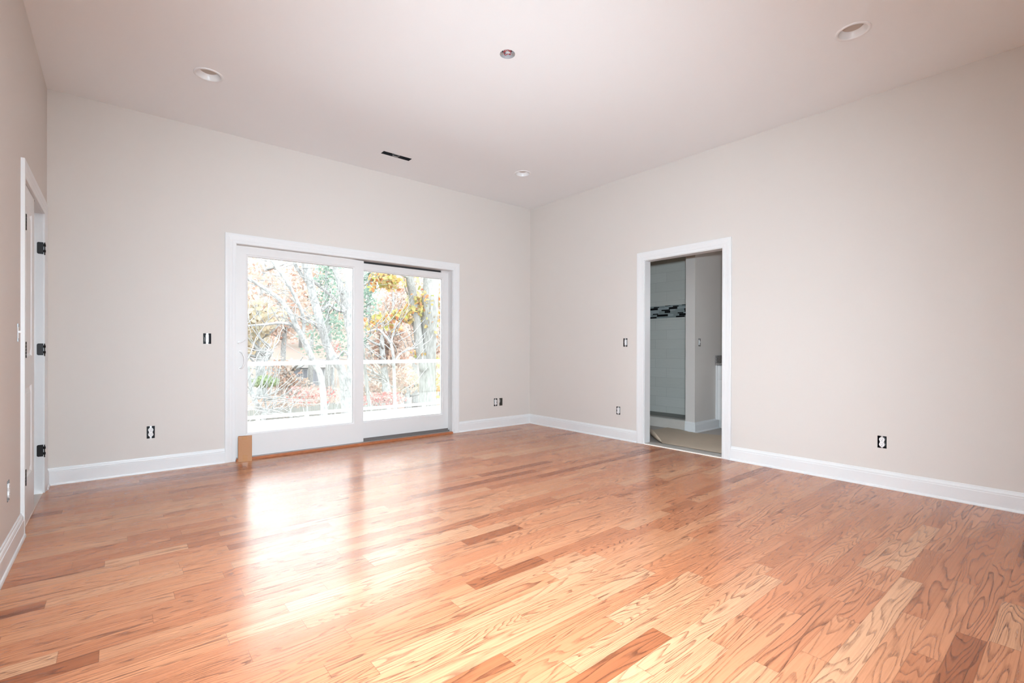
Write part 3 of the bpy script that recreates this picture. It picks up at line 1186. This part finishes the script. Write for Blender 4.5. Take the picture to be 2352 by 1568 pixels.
# ------------------------------------------------------------------ cardboard box against the glass door
ang = -math.radians(11.7)
bx = tag(empty('cardboard_box', (-3.702, -0.063, 0.0)), 'small upright brown cardboard box with tape, standing against the glass door', 'box')
bx.rotation_euler = (0, 0, ang)
t = MB(); t.box(0.0, 0.114, 0.0, 0.040, 0.0, 0.239, bev=0.0012)
part(t, 'carton', M['card'], bx)
t = MB(); t.box(0.028, 0.074, -0.0004, 0.0, 0.208, 0.2385)
part(t, 'tape', M['tape'], bx, 'darker tan tape at the top')
t = MB(); t.box(0.036, 0.078, -0.0004, 0.0, 0.006, 0.062)
part(t, 'tape', M['tape'], bx, 'darker tan tape at the bottom')

# ------------------------------------------------------------------ bathroom seen through the doorway
BX = 2.20            # far wall of the bathroom, also the tiled shower wall
PYS, PYN = -1.914, -1.784
PX = 1.115
struct(MB().box(0.105, BX, -4.3, -0.02, -0.05, 0.0).build('floor', M['floor_tile']))
struct(MB().box(0.105, BX, -4.3, 0.0, HC, HC + 0.03).build('ceiling', M['ceiling']))
holed_wall('wall_bathroom', 0, BX, BX + 0.1, -4.3, PYN, 0.0, HC, [(-4.15, -3.55, 1.35, 2.15)], M['wall'])  # opening added out of view, lets sky light fill the bathroom
struct(MB().box(0.105, BX + 0.1, -4.4, -4.3, 0.0, HC).build('wall_bathroom', M['wall']))
bw = MB()  # frame of the added, unseen opening that brightens the bathroom
for q in ((-4.15, -4.11, 1.35, 2.15), (-3.59, -3.55, 1.35, 2.15), (-4.11, -3.59, 1.35, 1.39), (-4.11, -3.59, 2.11, 2.15)):
    bw.box(BX + 0.04, BX + 0.08, q[0], q[1], q[2], q[3])
struct(bw.build('added_fill_window', M['trim']))
struct(MB().box(0.105, BX + 0.1, -0.02, 0.05, 0.0, HC).build('wall_shower', M['tile']))
holed_wall('wall_partition', 1, PYS, PYN, PX, BX, 0.0, HC, [hole_of(D_BATH[0][1])], M['wall'])
device('switch', D_BATH[0][1], 'light_switch', sw + 'inside the bathroom on the grey partition wall', 'light switch', -1, 'light switches without cover plates')
# tiled wall with a mosaic band
BZ0, BZ1 = 1.566, 1.763
struct(MB().box(BX, BX + 0.1, PYN, -0.02, 0.0, BZ0).build('wall_shower', M['tile']))
struct(MB().box(BX, BX + 0.1, PYN, -0.02, BZ1, HC).build('wall_shower', M['tile']))
mos = [MB(), MB(), MB()]
rng = random.Random(4)
z = BZ0
for hgt in (0.026, 0.034, 0.018, 0.034, 0.022, 0.034, 0.018, 0.011):
    y = -1.75 + rng.uniform(-0.1, 0.0)
    k = rng.randint(0, 3)
    while y < -0.02:
        ln = rng.choice([0.10, 0.15, 0.20, 0.10])
        mi = 2 if k % 3 == 0 else rng.choice([0, 0, 1])
        a, b = max(y + 0.001, PYN), min(y + ln - 0.001, -0.021)
        if b > a:
            mos[mi].box(BX + 0.0015, BX + 0.09, a, b, z + 0.001, z + hgt - 0.001)
        y += ln
        k += 1
    z += hgt
for m_, mt in zip(mos, ('glass_grey', 'glass_pale', 'glass_black')):
    struct(m_.build('trim_6', M[mt]))
struct(MB().box(BX + 0.004, BX + 0.1, PYN, -0.02, BZ0, BZ1).build('trim_7', M['glass_grey']))
# shower floor and curb
struct(MB().box(1.30, BX, PYN, -0.02, 0.0, 0.05).build('floor', M['pan']))
cb_ = MB(); cb_.box(1.185, 1.30, PYN, -0.02, 0.0, 0.118)
struct(cb_.build('trim_8', M['curb_tile']))
struct(MB().box(1.180, 1.305, PYN, -0.02, 0.118, 0.131, bev=0.003).build('trim_9', M['stone_threshold']))
# partition baseboards
baseboard('baseboard_partition', (PX, PYN, 0), (PX, PYS, 0), (-1, 0, 0), 0, 1)
baseboard('baseboard_partition', (PX, PYS, 0), (1.72, PYS, 0), (0, -1, 0), 1, 0)
# stone threshold in the doorway
struct(MB().box(0.002, 0.135, DR0 + 0.006, DR1 - 0.006, 0.0, 0.012, bev=0.003).build('trim_10', M['stone_threshold']))

# vanity cabinet
vx, vy1, vy0 = 1.645, PYS - 0.001, -3.1
van = tag(empty('vanity_cabinet', (1.95, (vy0 + vy1) / 2, 0.0)), 'white bathroom vanity cabinet half hidden behind the doorway', 'cabinet')
VO = Vector(van.location)


def vpart(mb, nm, mat, parent=van):
    mb.v = [tuple(Vector(p) - VO) for p in mb.v]
    return mb.build(nm, mat, parent)


t = MB()
t.box(vx + 0.019, BX - 0.002, vy0, vy1, 0.118, 0.852)
vpart(t, 'carcass', M['vanity'])
t = MB(); t.box(vx + 0.092, BX - 0.002, vy0, vy1, 0.001, 0.118); vpart(t, 'toe_kick', M['toe'])
yy = vy1 - 0.022
while yy > vy0 + 0.1:
    y2 = max(yy - 0.40, vy0)
    t = MB(); t.box(vx, vx + 0.018, y2 + 0.002, yy - 0.002, 0.664, 0.848, bev=0.002); vpart(t, 'drawer_front', M['vanity'])
    t = MB(); t.box(vx, vx + 0.018, y2 + 0.002, yy - 0.002, 0.122, 0.656, bev=0.002); vpart(t, 'door', M['vanity'])
    yy = y2
t = MB(); t.box(vx, vx + 0.018, vy1 - 0.021, vy1, 0.122, 0.850); vpart(t, 'filler_strip', M['vanity'])
ct = tag(empty('vanity_countertop', (1.95, (vy0 + vy1) / 2, 0.852)), 'speckled grey granite top with side splash on the white vanity', 'countertop')
VO = Vector(ct.location)
t = MB(); t.box(vx - 0.020, BX - 0.002, vy0, vy1, 0.852, 0.882, bev=0.002); vpart(t, 'slab', M['granite'], ct)
t = MB(); t.box(vx - 0.018, BX - 0.022, vy1 - 0.020, vy1, 0.882, 0.984, bev=0.001); vpart(t, 'side_splash', M['granite'], ct)
t = MB(); t.box(BX - 0.022, BX - 0.002, vy0, vy1, 0.882, 0.984, bev=0.001); vpart(t, 'back_splash', M['granite'], ct)

# kraft paper laid over the tiles, near-left corner folded up
pp = tag(empty('floor_paper', (0.6, -2.3, 0.0)), 'brown kraft protection paper on the bathroom floor with a folded corner', 'paper')
t = MB()
zz = 0.0135
torn = [(1.150, -1.50), (1.135, -1.60), (1.142, -1.66), (1.118, -1.74), (1.095, -1.77), (1.083, -1.83), (1.062, -1.86), (1.070, -1.90), (1.058, -1.955), (1.140, -2.25), (1.20, -2.80)]
sheet = [(0.145, -2.80), (0.139, -2.42), (0.140, -2.085)] + [(0.60, -1.60), (0.78, -1.50)] + torn
sheet = [(x, y, zz if x > 0.136 else zz) for x, y in sheet]
t.add([(x - 0.6, y + 2.3, z) for x, y, z in sheet], [tuple(range(len(sheet)))])
part(t, 'sheet', M['kraft'], pp)
t = MB()
A, B = Vector((0.140, -2.085, zz)), Vector((0.60, -1.60, zz))
n = Vector((-(B - A).y, (B - A).x, 0)).normalized()     # to the left of the fold
rows = []
for i in range(9):
    th = i / 8
    rows.append([A.lerp(B, s / 8) + (n * (0.13 * math.sin(th * 1.9) * 0.55) + Vector((0, 0, 1)) * (0.115 * (1 - math.cos(th * 1.9)) * 0.62 + 0.02 * th)) * (math.sin(PI * min(1.0, 0.02 + s / 8 * 0.98) ** 0.8) ** 0.7) for s in range(9)])
vs = [p - Vector((0.6, -2.3, 0)) for r in rows for p in r]
t.add(vs, [(i * 9 + k, i * 9 + k + 1, (i + 1) * 9 + k + 1, (i + 1) * 9 + k) for i in range(8) for k in range(8)], True)
part(t, 'folded_corner', M['kraft'], pp)


# ------------------------------------------------------------------ outside
def at(px, py, Y):
    """point of the plane y = Y that the picture shows at (px, py)"""
    d = TW((px - 1176) / F_PX, (784 + SHIFT_PX - py) / F_PX, 1.0)
    return CAM + d * ((Y - CAM.y) / d.y)


# deck and railing
struct(MB().box(-7.5, 4.0, 0.15, 2.86, -0.20, -0.03).build('floor_deck', M['deck']))
rl = tag(empty('deck_railing', (-1.5, 2.80, -0.03)), 'white deck railing with clear glass panels outside the sliding door', 'railing')
RO = Vector(rl.location)


def rpart(mb, nm, mat):
    mb.v = [tuple(Vector(p) - RO) for p in mb.v]
    return mb.build(nm, mat, rl)


t = MB(); t.box(-7.4, 3.9, 2.765, 2.835, 0.803, 0.862, bev=0.006); rpart(t, 'top_rail', M['rail'])
t = MB(); t.box(-7.4, 3.9, 2.775, 2.825, 0.010, 0.056, bev=0.004); rpart(t, 'bottom_rail', M['rail'])
posts = [-7.4, -5.6, -3.7, 0.75, 2.3, 3.9]
for x in posts:
    t = MB(); t.box(x - 0.05, x + 0.05, 2.75, 2.85, -0.03, 0.90, bev=0.006); rpart(t, 'post', M['rail'])
for x in (-2.95, -2.25, -1.55, -0.85, -0.15):
    t = MB(); t.box(x - 0.025, x + 0.025, 2.78, 2.82, -0.03, 0.010); rpart(t, 'support_block', M['rail'])
for a, b in zip(posts[:-1], posts[1:]):
    n = max(1, round((b - a) / 1.1))
    for i in range(n):
        t = MB(); t.box(a + 0.055 + (b - a - 0.11) * i / n, a + 0.055 + (b - a - 0.11) * (i + 1) / n - 0.012, 2.797, 2.803, 0.056, 0.803)
        rpart(t, 'glass_panel', M['glass'])


def hill(x, y):
    """ground height outside"""
    def sm(a, b, t):
        t = min(1.0, max(0.0, (t - a) / (b - a)))
        return t * t * (3 - 2 * t)
    z = -3.2 + 0.2 * sm(5, 30, y) + 9.5 * sm(42, 105, y) + 14.0 * sm(95, 190, y)
    z += 0.35 * mnoise.noise(Vector((x * 0.06, y * 0.06, 0.0)))
    return z


t = MB()
xs = [-70 + 5 * i for i in range(47)]
ysg = [0.3 + 4.5 * j for j in range(44)]
vs = [(x, y, hill(x, y)) for y in ysg for x in xs]
t.add(vs, [(j * 47 + i, j * 47 + i + 1, (j + 1) * 47 + i + 1, (j + 1) * 47 + i) for j in range(43) for i in range(46)], True)
struct(t.build('ground', M['ground']))


def smooth_path(P, n=5):
    out = []
    for i in range(len(P) - 1):
        p0, p1, p2, p3 = P[max(i - 1, 0)], P[i], P[i + 1], P[min(i + 2, len(P) - 1)]
        for k in range(n):
            s = k / n
            out.append(0.5 * ((2 * p1) + (p2 - p0) * s + (2 * p0 - 5 * p1 + 4 * p2 - p3) * s * s + (3 * p1 - p0 - 3 * p2 + p3) * s ** 3))
    out.append(P[-1])
    return out


def limb(mb, pts, Y, seed=0, seg=9, wob=0.25):
    """pts: (px, py, radius in px); the limb wanders in depth about y = Y"""
    P, R = [], []
    for i, (u, v, r) in enumerate(pts):
        yy = Y + wob * mnoise.noise(Vector((i * 0.7, seed * 3.1, 0.5)))
        p = at(u, v, yy)
        q = at(u + 1, v, yy)
        depth = (p - CAM).dot(fwd)
        P.append(p)
        R.append(r * depth / F_PX)
    S = smooth_path([Vector((*p, )) for p in P], 4)
    rr = []
    for i in range(len(R) - 1):
        rr += [R[i] + (R[i + 1] - R[i]) * k / 4 for k in range(4)]
    rr.append(R[-1])
    mb.tube(S, rr, seg)
    return P, R


def root_to_ground(pts, Y, lean=0.0):
    """extend a limb's lowest point down into the ground"""
    u, v, r = pts[0]
    p = at(u, v, Y)
    g = hill(p.x, p.y) - 0.3
    d = (p - CAM).dot(fwd)
    dv = (p.z - g) * F_PX / d
    return [(u + lean, v + dv, r * 1.25)] + pts


class Leaves:
    def __init__(self, seed):
        self.r = random.Random(seed)
        self.v, self.f, self.c = [], [], []

    def leaf(self, p, size, lobed=False):
        r = self.r
        q = Quaternion((r.gauss(0, 1), r.gauss(0, 1), r.gauss(0, 1), r.gauss(0, 1))).normalized()
        if lobed:
            sh = [(0, 0), (0.16, 0.18), (0.36, 0.14), (0.20, 0.40), (0.50, 0.48), (0.22, 0.62), (0.34, 0.86), (0.0, 1.0),
                  (-0.34, 0.86), (-0.22, 0.62), (-0.50, 0.48), (-0.20, 0.40), (-0.36, 0.14), (-0.16, 0.18)]
        else:
            sh = [(0, 0), (0.30, 0.35), (0.26, 0.7), (0, 1.0), (-0.26, 0.7), (-0.30, 0.35)]
        b = len(self.v)
        for x, y in sh:
            w = q @ Vector((x * size, (y - 0.5) * size, abs(x) * 0.25 * size))
            self.v.append((p.x + w.x, p.y + w.y, p.z + w.z))
        self.f.append(tuple(range(b, b + len(sh))))
        self.c.append(min(1, max(0, r.random())))

    def blob(self, c, rad, n, size, lobed=False, shell=0.35):
        r = self.r
        for _ in range(n):
            d = Vector((r.gauss(0, 1), r.gauss(0, 1), r.gauss(0, 1))).normalized()
            k = r.random() ** shell
            self.leaf(Vector((c.x + d.x * rad[0] * k, c.y + d.y * rad[1] * k, c.z + d.z * rad[2] * k)), size * r.uniform(0.6, 1.25), lobed)

    def build(self, name, mat, parent, label=None):
        me = bpy.data.meshes.new(name)
        me.from_pydata(self.v, [], self.f)
        me.materials.append(mat)
        a = me.color_attributes.new('leaf', 'FLOAT_COLOR', 'CORNER')
        for p in me.polygons:
            for li in p.loop_indices:
                a.data[li].color = (self.c[p.index], 0, 0, 1)
        o = bpy.data.objects.new(name, me)
        COL.objects.link(o)
        o.parent = parent
        o['kind'] = 'stuff'
        if parent:
            o.matrix_parent_inverse = Matrix.Translation(-Vector(parent.location))
        return o


def tree_root(name, base, label, group=None):
    return tag(empty(name, base), label, 'tree', group)


def wood(mb, name, mat, root):
    o = Vector(root.location)
    mb.v = [tuple(Vector(p) - o) for p in mb.v]
    return mb.build(name, mat, root)


def twigs(mb, start, n, seed, length=1.1, rad=0.014):
    r = random.Random(seed)
    for _ in range(n):
        p = start + Vector((r.uniform(-0.1, 0.1), r.uniform(-0.3, 0.3), r.uniform(-0.1, 0.1)))
        d = Vector((r.uniform(-1, 1), r.uniform(-0.7, 0.7), r.uniform(-0.2, 0.9))).normalized()
        pts = [p]
        for k in range(4):
            d = (d + Vector((r.uniform(-.35, .35), r.uniform(-.35, .35), r.uniform(-.2, .35)))).normalized()
            pts.append(pts[-1] + d * length * r.uniform(0.18, 0.30))
        mb.tube(pts, [rad, rad * .8, rad * .6, rad * .45, rad * .25], 5)


def near_tree(label, Y, trunk_pts, branches, mat, seed, lean=0.0, twig=10, leaves=None, name='bare_tree'):
    tp = root_to_ground(trunk_pts, Y, lean)
    base = at(tp[0][0], tp[0][1], Y)
    root = tree_root(name, base, label)
    mb = MB()
    P, R = limb(mb, tp, Y, seed, 14)
    wood(mb, 'trunk', mat, root)
    tw = MB()
    for k, b in enumerate(branches):
        mb = MB()
        bp, br = limb(mb, b, Y, seed + k + 1, 8, 0.35)
        wood(mb, 'branch', mat, root)
        for p in bp[1:]:
            twigs(tw, p, max(1, twig // 4), seed * 7 + k)
    for p in P[2:]:
        twigs(tw, p, twig // 5, seed * 13)
    if tw.v:
        wood(tw, 'twigs', mat, root)['kind'] = 'stuff'
    if leaves:
        lv = Leaves(seed)
        mat_l, size, lobed, spots = leaves
        for (u, v, ru, rv, n) in spots:
            c = at(u, v, Y)
            d = (c - CAM).dot(fwd) / F_PX
            lv.blob(c, (ru * d, 0.6, rv * d), n, size, lobed, 0.6)
        lv.build('foliage', mat_l, root)
    return root


BP, BO = M['bark_pale'], M['bark_oak']
near_tree('slender pale tree curving to the left behind the left glass pane', 8.0,
          [(742, 900, 7), (722, 835, 6.5), (702, 790, 6.5), (684, 755, 6), (668, 722, 5.5), (645, 690, 5), (616, 668, 4.5), (585, 648, 4), (560, 636, 3)],
          [[(690, 768, 4.5), (672, 748, 4), (645, 741, 3.5), (610, 745, 3), (566, 748, 2.2)],
           [(695, 772, 4), (698, 742, 4), (692, 712, 4), (674, 674, 4), (655, 640, 4.5), (632, 606, 5), (610, 570, 4.5), (590, 520, 4)],
           [(700, 742, 2), (716, 738, 1.6), (735, 746, 1.2)]], BP, 21, 10, 14)
near_tree('thickest pale leaning tree in the middle of the left glass pane', 9.5,
          [(790, 880, 10), (770, 830, 9.5), (750, 790, 9), (736, 740, 9), (722, 690, 9), (710, 640, 9), (699, 595, 9), (680, 520, 8)],
          [[(725, 690, 4), (738, 712, 4), (756, 700, 3.5), (775, 712, 3.5), (792, 716, 3)],
           [(716, 660, 4), (700, 640, 4), (680, 612, 4), (668, 580, 3)],
           [(742, 770, 3), (720, 742, 2.5), (702, 725, 2)]], BP, 33, 12, 12)
near_tree('pale leaning tree just left of the tall trunk at the meeting stile', 12.0,
          [(806, 800, 8), (800, 750, 7.5), (792, 705, 7), (783, 660, 6.5), (773, 625, 6), (763, 595, 6), (745, 540, 5)],
          [[(795, 715, 4), (778, 695, 4), (752, 672, 3.5), (730, 655, 3), (706, 640, 2)],
           [(786, 675, 3), (800, 650, 2.5), (812, 620, 2)]], BP, 47, 5, 12)
near_tree('tall straight pale trunk at the right edge of the left glass pane', 8.4,
          [(808, 1000, 9), (806, 900, 8.5), (806, 800, 8.5), (805, 720, 8), (801, 650, 8), (797, 600, 8), (790, 500, 7)],
          [[(804, 820, 3), (790, 806, 2.5), (776, 822, 2)]], BP, 52, 0, 10)
near_tree('white forked sapling in the lower left corner of the left glass pane', 6.0,
          [(606, 970, 5.5), (598, 945, 5), (588, 922, 4.5), (579, 900, 4), (574, 878, 3.5), (570, 840, 3)],
          [[(577, 893, 3), (588, 868, 2.6), (600, 845, 2.4), (616, 824, 2.2), (628, 806, 1.6)],
           [(604, 962, 3), (612, 944, 2.4), (607, 915, 2), (596, 905, 1.6), (584, 908, 1.2)],
           [(607, 950, 2.4), (625, 940, 2), (645, 937, 1.6), (664, 946, 1.2)]], BP, 61, 4, 16)
near_tree('massive grey oak with yellow and orange leaves behind the right glass pane', 9.0,
          [(984, 1000, 22), (983, 930, 20), (982, 850, 19), (984, 770, 19), (988, 700, 18.5), (990, 640, 18), (992, 560, 18), (996, 400, 16)],
          [[(974, 850, 11), (964, 800, 10.5), (957, 740, 10), (948, 680, 10), (942, 640, 9.5), (938, 580, 9), (925, 480, 8)],
           [(962, 770, 3), (940, 736, 2.4), (915, 732, 2), (885, 740, 1.6), (850, 745, 1.2)],
           [(944, 640, 4), (915, 628, 3.4), (880, 632, 3), (850, 645, 2.6), (835, 655, 2)],
           [(1000, 800, 2.4), (1012, 790, 2), (1030, 784, 1.6)]],
          BO, 71, 4, 12,
          (M['leaf_oak'], 0.15, True, [(882, 640, 40, 16, 130), (870, 655, 26, 14, 50), (905, 652, 22, 16, 60), (965, 690, 34, 34, 190), (1000, 690, 14, 40, 70),
                                       (905, 730, 46, 16, 140), (940, 715, 36, 22, 120), (975, 735, 36, 26, 120), (988, 768, 9, 12, 14), (905, 752, 14, 9, 20),
                                       (865, 740, 28, 20, 60), (1000, 830, 16, 18, 44), (962, 812, 16, 10, 20), (1003, 880, 9, 40, 50), (850, 752, 12, 10, 14), (940, 640, 16, 20, 40),
                                       (905, 560, 60, 30, 160), (980, 520, 60, 50, 200), (860, 580, 40, 30, 110), (1040, 560, 40, 50, 120),
                                       (1000, 430, 60, 90, 500), (1010, 260, 70, 110, 700), (965, 160, 60, 60, 300), (1080, 400, 50, 160, 500)]), 'oak_tree')
near_tree('thin Y-shaped white sapling left of the oak behind the right glass pane', 7.0,
          [(908, 960, 4.2), (906, 900, 4), (905, 850, 3.6), (903, 815, 3.4), (898, 788, 3)],
          [[(898, 788, 2.8), (884, 770, 2.6), (870, 757, 2.4), (855, 758, 2), (840, 764, 1.6)],
           [(898, 788, 2.4), (902, 770, 2.2), (908, 750, 1.6), (910, 735, 1)],
           [(906, 830, 2.6), (920, 812, 2.2), (940, 802, 1.8), (960, 798, 1.2)]], BP, 83, 0, 10)
near_tree('dark thin leaning trunk at the left edge of the right glass pane', 5.2,
          [(850, 960, 4.5), (846, 915, 4.2), (842, 880, 4), (838, 845, 3.6), (832, 780, 3)],
          [[(840, 845, 2.4), (855, 852, 2.2), (872, 862, 2), (884, 870, 1.4)]], BO, 91, 2, 8)


# distant trees, each with its own crown and trunk
def far_tree(u, v, Y, hgt, wid, mat, label, seed, n=1500, size=0.30, conifer=False, group=None):
    """u: column, v: row of the crown's middle; Y: depth"""
    c = at(u, v, Y)
    g = hill(c.x, Y)
    root = tree_root('pine_tree' if conifer else 'autumn_tree', (c.x, Y, g - 0.2), label, group)
    r = random.Random(seed)
    mb = MB()
    top = c.z + hgt * 0.4
    mb.tube([(c.x, Y, g - 0.3), (c.x + r.uniform(-.2, .2), Y, (g + c.z) / 2), (c.x + r.uniform(-.3, .3), Y, c.z), (c.x, Y, top)], [0.26, 0.2, 0.13, 0.04], 8)
    for k in range(7):
        z = c.z + r.uniform(-0.45, 0.25) * hgt
        a = r.uniform(0, 2 * PI)
        e = Vector((math.cos(a), math.sin(a), r.uniform(0.2, 0.8))) * wid * 0.6
        mb.tube([(c.x, Y, z), (c.x + e.x * .5, Y + e.y * .5, z + e.z * .4), (c.x + e.x, Y + e.y, z + e.z)], [0.07, 0.05, 0.02], 5)
    wood(mb, 'trunk', BP, root)
    lv = Leaves(seed)
    if conifer:
        for k in range(9):
            z = c.z + hgt * (-0.5 + k / 9.0)
            w = wid * (1.05 - k / 9.5)
            lv.blob(Vector((c.x, Y, z)), (w, w, hgt * 0.06), n // 9, size, False, 0.5)
    else:
        for k in range(9):
            d = Vector((r.gauss(0, 1), r.gauss(0, 1), r.gauss(0, 1))).normalized() * 0.62
            lv.blob(Vector((c.x + d.x * wid, Y + d.y * wid * .6, c.z + d.z * hgt * .5)), (wid * .5, wid * .45, hgt * .24), n // 9, size, False, 0.55)
    lv.build('foliage', mat, root)
    return root


LF, LG, LN = M['leaf_far'], M['leaf_gold'], M['leaf_green']
far_tree(610, 665, 24, 4.8, 3.0, LF, 'washed-out peach tree at the top left of the left glass pane', 101, 1500, 0.26)
far_tree(655, 705, 34, 6.0, 3.6, LF, 'washed-out russet tree behind the curving pale trunk', 102, 1700, 0.30)
far_tree(590, 750, 17, 3.2, 1.7, LG, 'yellow green tree low at the left of the left glass pane', 103, 700, 0.26)
far_tree(712, 655, 44, 6.0, 4.0, LF, 'russet tree beside the white gap of sky in the left glass pane', 104, 1600, 0.36)
far_tree(752, 660, 30, 9.0, 2.2, LN, 'grey green pine behind the thickest leaning tree', 105, 1500, 0.26, True)
far_tree(806, 655, 54, 14.0, 3.0, LN, 'grey green pine behind the tall trunk at the meeting stile', 106, 1500, 0.28, True)
far_tree(846, 680, 26, 7.5, 1.5, LN, 'grey green pine at the left edge of the right glass pane', 107, 1300, 0.24, True)
far_tree(900, 690, 40, 10.0, 4.4, LF, 'tall washed-out russet tree behind the yellow oak leaves', 108, 2000, 0.36)
far_tree(955, 780, 24, 5.2, 3.0, LF, 'peach coloured tree just left of the oak trunk', 109, 1900, 0.24)
far_tree(880, 795, 15.8, 3.2, 1.7, LF, 'pink russet tree behind the Y-shaped sapling', 110, 1700, 0.22)
far_tree(1015, 740, 30, 9.0, 3.0, LF, 'peach coloured tree at the right edge of the right glass pane', 111, 1600, 0.28)
far_tree(1100, 720, 40, 12.0, 5.0, LF, 'tall russet tree hidden right of the glass door', 112, 1500, 0.4)
far_tree(980, 640, 46, 9.0, 5.0, LG, 'washed-out gold tree high behind the oak trunk', 113, 1800, 0.38)
far_tree(600, 700, 56, 10.0, 5.2, LF, 'hazy russet tree farthest back at the top left of the door', 121, 1300, 0.55)
far_tree(690, 705, 71, 10.5, 5.8, LF, 'hazy russet tree farthest back behind the curving pale trunks', 122, 1300, 0.55)
far_tree(770, 690, 88, 14.0, 7.0, LF, 'hazy russet tree farthest back between the two pines', 123, 1300, 0.55)
far_tree(850, 690, 58, 11.5, 5.0, LF, 'hazy russet tree farthest back at the left of the right glass pane', 124, 1300, 0.55)
far_tree(935, 690, 73, 14.0, 5.8, LF, 'hazy russet tree farthest back left of the oak trunk', 125, 1300, 0.55)
far_tree(420, 700, 12, 4.4, 1.6, LF, 'peach coloured tree, nearest of those out of view left of the door', 131, 1200, 0.34)
far_tree(370, 690, 36, 9.0, 3.4, LG, 'washed-out gold tree, middle one of those out of view left of the door', 132, 1200, 0.36)
far_tree(190, 690, 22, 9.0, 3.2, LF, 'russet tree, farthest left of those out of view left of the door', 133, 1200, 0.36)
far_tree(1250, 720, 30, 11.0, 4.5, LG, 'washed-out gold tree out of view far right of the door', 134, 1200, 0.38)
far_tree(670, 870, 20, 2.6, 1.5, LF, 'orange young tree left of the grey blue house', 115, 1100, 0.18)
far_tree(880, 880, 18, 2.2, 2.0, LF, 'pale pink young tree low behind the railing', 116, 1300, 0.17)
far_tree(940, 890, 20, 2.4, 2.0, LG, 'washed-out gold young tree left of the oak, low behind the railing', 117, 1300, 0.17)


def shrub(u, v, Y, ru, rv, mat, label, seed, n, size):
    c = at(u, v, Y)
    d = (c - CAM).dot(fwd) / F_PX
    root = tag(empty('shrub', (c.x, Y, hill(c.x, Y))), label, 'shrub')
    mb = MB()
    r = random.Random(seed)
    base = Vector((c.x, Y, hill(c.x, Y) - 0.1))
    for _ in range(8):
        e = Vector((c.x + r.uniform(-1, 1) * ru * d, Y + r.uniform(-.5, .5), c.z + r.uniform(-.2, 1) * rv * d))
        mb.tube([base, base.lerp(e, 0.5) + Vector((r.uniform(-.1, .1), 0, 0.1)), e], [0.03, 0.02, 0.008], 5)
    wood(mb, 'stems', BP, root)
    lv = Leaves(seed)
    lv.blob(c, (ru * d, 0.9, rv * d), n, size, False, 0.5)
    lv.build('foliage', mat, root)


shrub(608, 876, 15, 30, 14, M['leaf_lime'], 'light green shrub low in the left glass pane beside the forked sapling', 201, 800, 0.13)
shrub(765, 800, 16, 16, 22, M['leaf_red'], 'red leaved shrub at the foot of the leaning trees', 202, 160, 0.12)
shrub(720, 905, 11.6, 70, 22, M['leaf_red'], 'sparse red leaved shrub in front of the grey blue house', 203, 340, 0.11)
shrub(680, 922, 13.3, 100, 12, LF, 'tangled pale thicket along the grey board fence', 204, 1300, 0.12)
shrub(880, 915, 12, 60, 16, M['leaf_red'], 'pinkish thicket low in the right glass pane', 205, 600, 0.12)

# grey board fence below the deck
a0, b0 = at(560, 935, 14.5), at(835, 930, 14.5)
t = MB()
x = a0.x - 7.5
r = random.Random(9)
top0 = at(700, 932, 14.5).z
while x < b0.x + 1.0:
    t.box(x, x + 0.13, 14.49, 14.515, hill(x, 14.5) - 0.1, top0 + r.uniform(-0.02, 0.02))
    x += 0.145
fz = hill(a0.x, 14.5)
for zr in (fz + 0.5, top0 - 0.3):
    t.box(a0.x - 7.5, b0.x + 1.0, 14.515, 14.555, zr, zr + 0.09)
fo = t.build('board_fence', M['fence'])
tag(fo, 'weathered grey board fence low behind the deck railing', 'fence')

# grey blue house down the slope
h0, h1 = at(655, 884, 46), at(765, 884, 46)
gz = at(700, 888, 46).z
hz = at(700, 842, 46).z
hs = tag(empty('house', ((h0.x + h1.x) / 2, 46, gz)), 'grey blue house seen low through the left glass pane', 'house')
HO = Vector(hs.location)


def hpart(mb, nm, mat, parent=hs):
    mb.v = [tuple(Vector(p) - HO) for p in mb.v]
    return mb.build(nm, mat, parent)


wd = h1.x - h0.x
zb = min(hill(h0.x, 46), hill(h1.x, 46), gz) - 0.3
t = MB(); t.box(h0.x, h1.x, 46, 52, zb, hz); hpart(t, 'walls', M['house_wall'])
t = MB()
rz = hz + 0.7
t.add([(h0.x - .4, 45.6, hz - .1), (h1.x + .4, 45.6, hz - .1), (h1.x + .4, 49, rz), (h0.x - .4, 49, rz), (h0.x - .4, 52.4, hz - .1), (h1.x + .4, 52.4, hz - .1)],
      [(0, 1, 2, 3), (3, 2, 5, 4), (0, 3, 4), (1, 5, 2), (0, 4, 5, 1)])
hpart(t, 'roof', M['house_roof'])
for f0, f1 in ((0.05, 0.30), (0.36, 0.44), (0.56, 0.72), (0.82, 0.92)):
    xa, xb = h0.x + wd * f0, h0.x + wd * f1
    za, zc = gz + (hz - gz) * 0.25, gz + (hz - gz) * 0.85
    t = MB()
    for q in ((xa - .1, xb + .1, za - .1, za), (xa - .1, xb + .1, zc, zc + .1), (xa - .1, xa, za, zc), (xb, xb + .1, za, zc)):
        t.box(q[0], q[1], 45.94, 46, q[2], q[3])
    w_ = hpart(t, 'window_frame', M['house_trim'])
    t = MB(); t.box(xa, xb, 45.97, 46, za, zc)
    hpart(t, 'pane', M['house_pane'], w_)
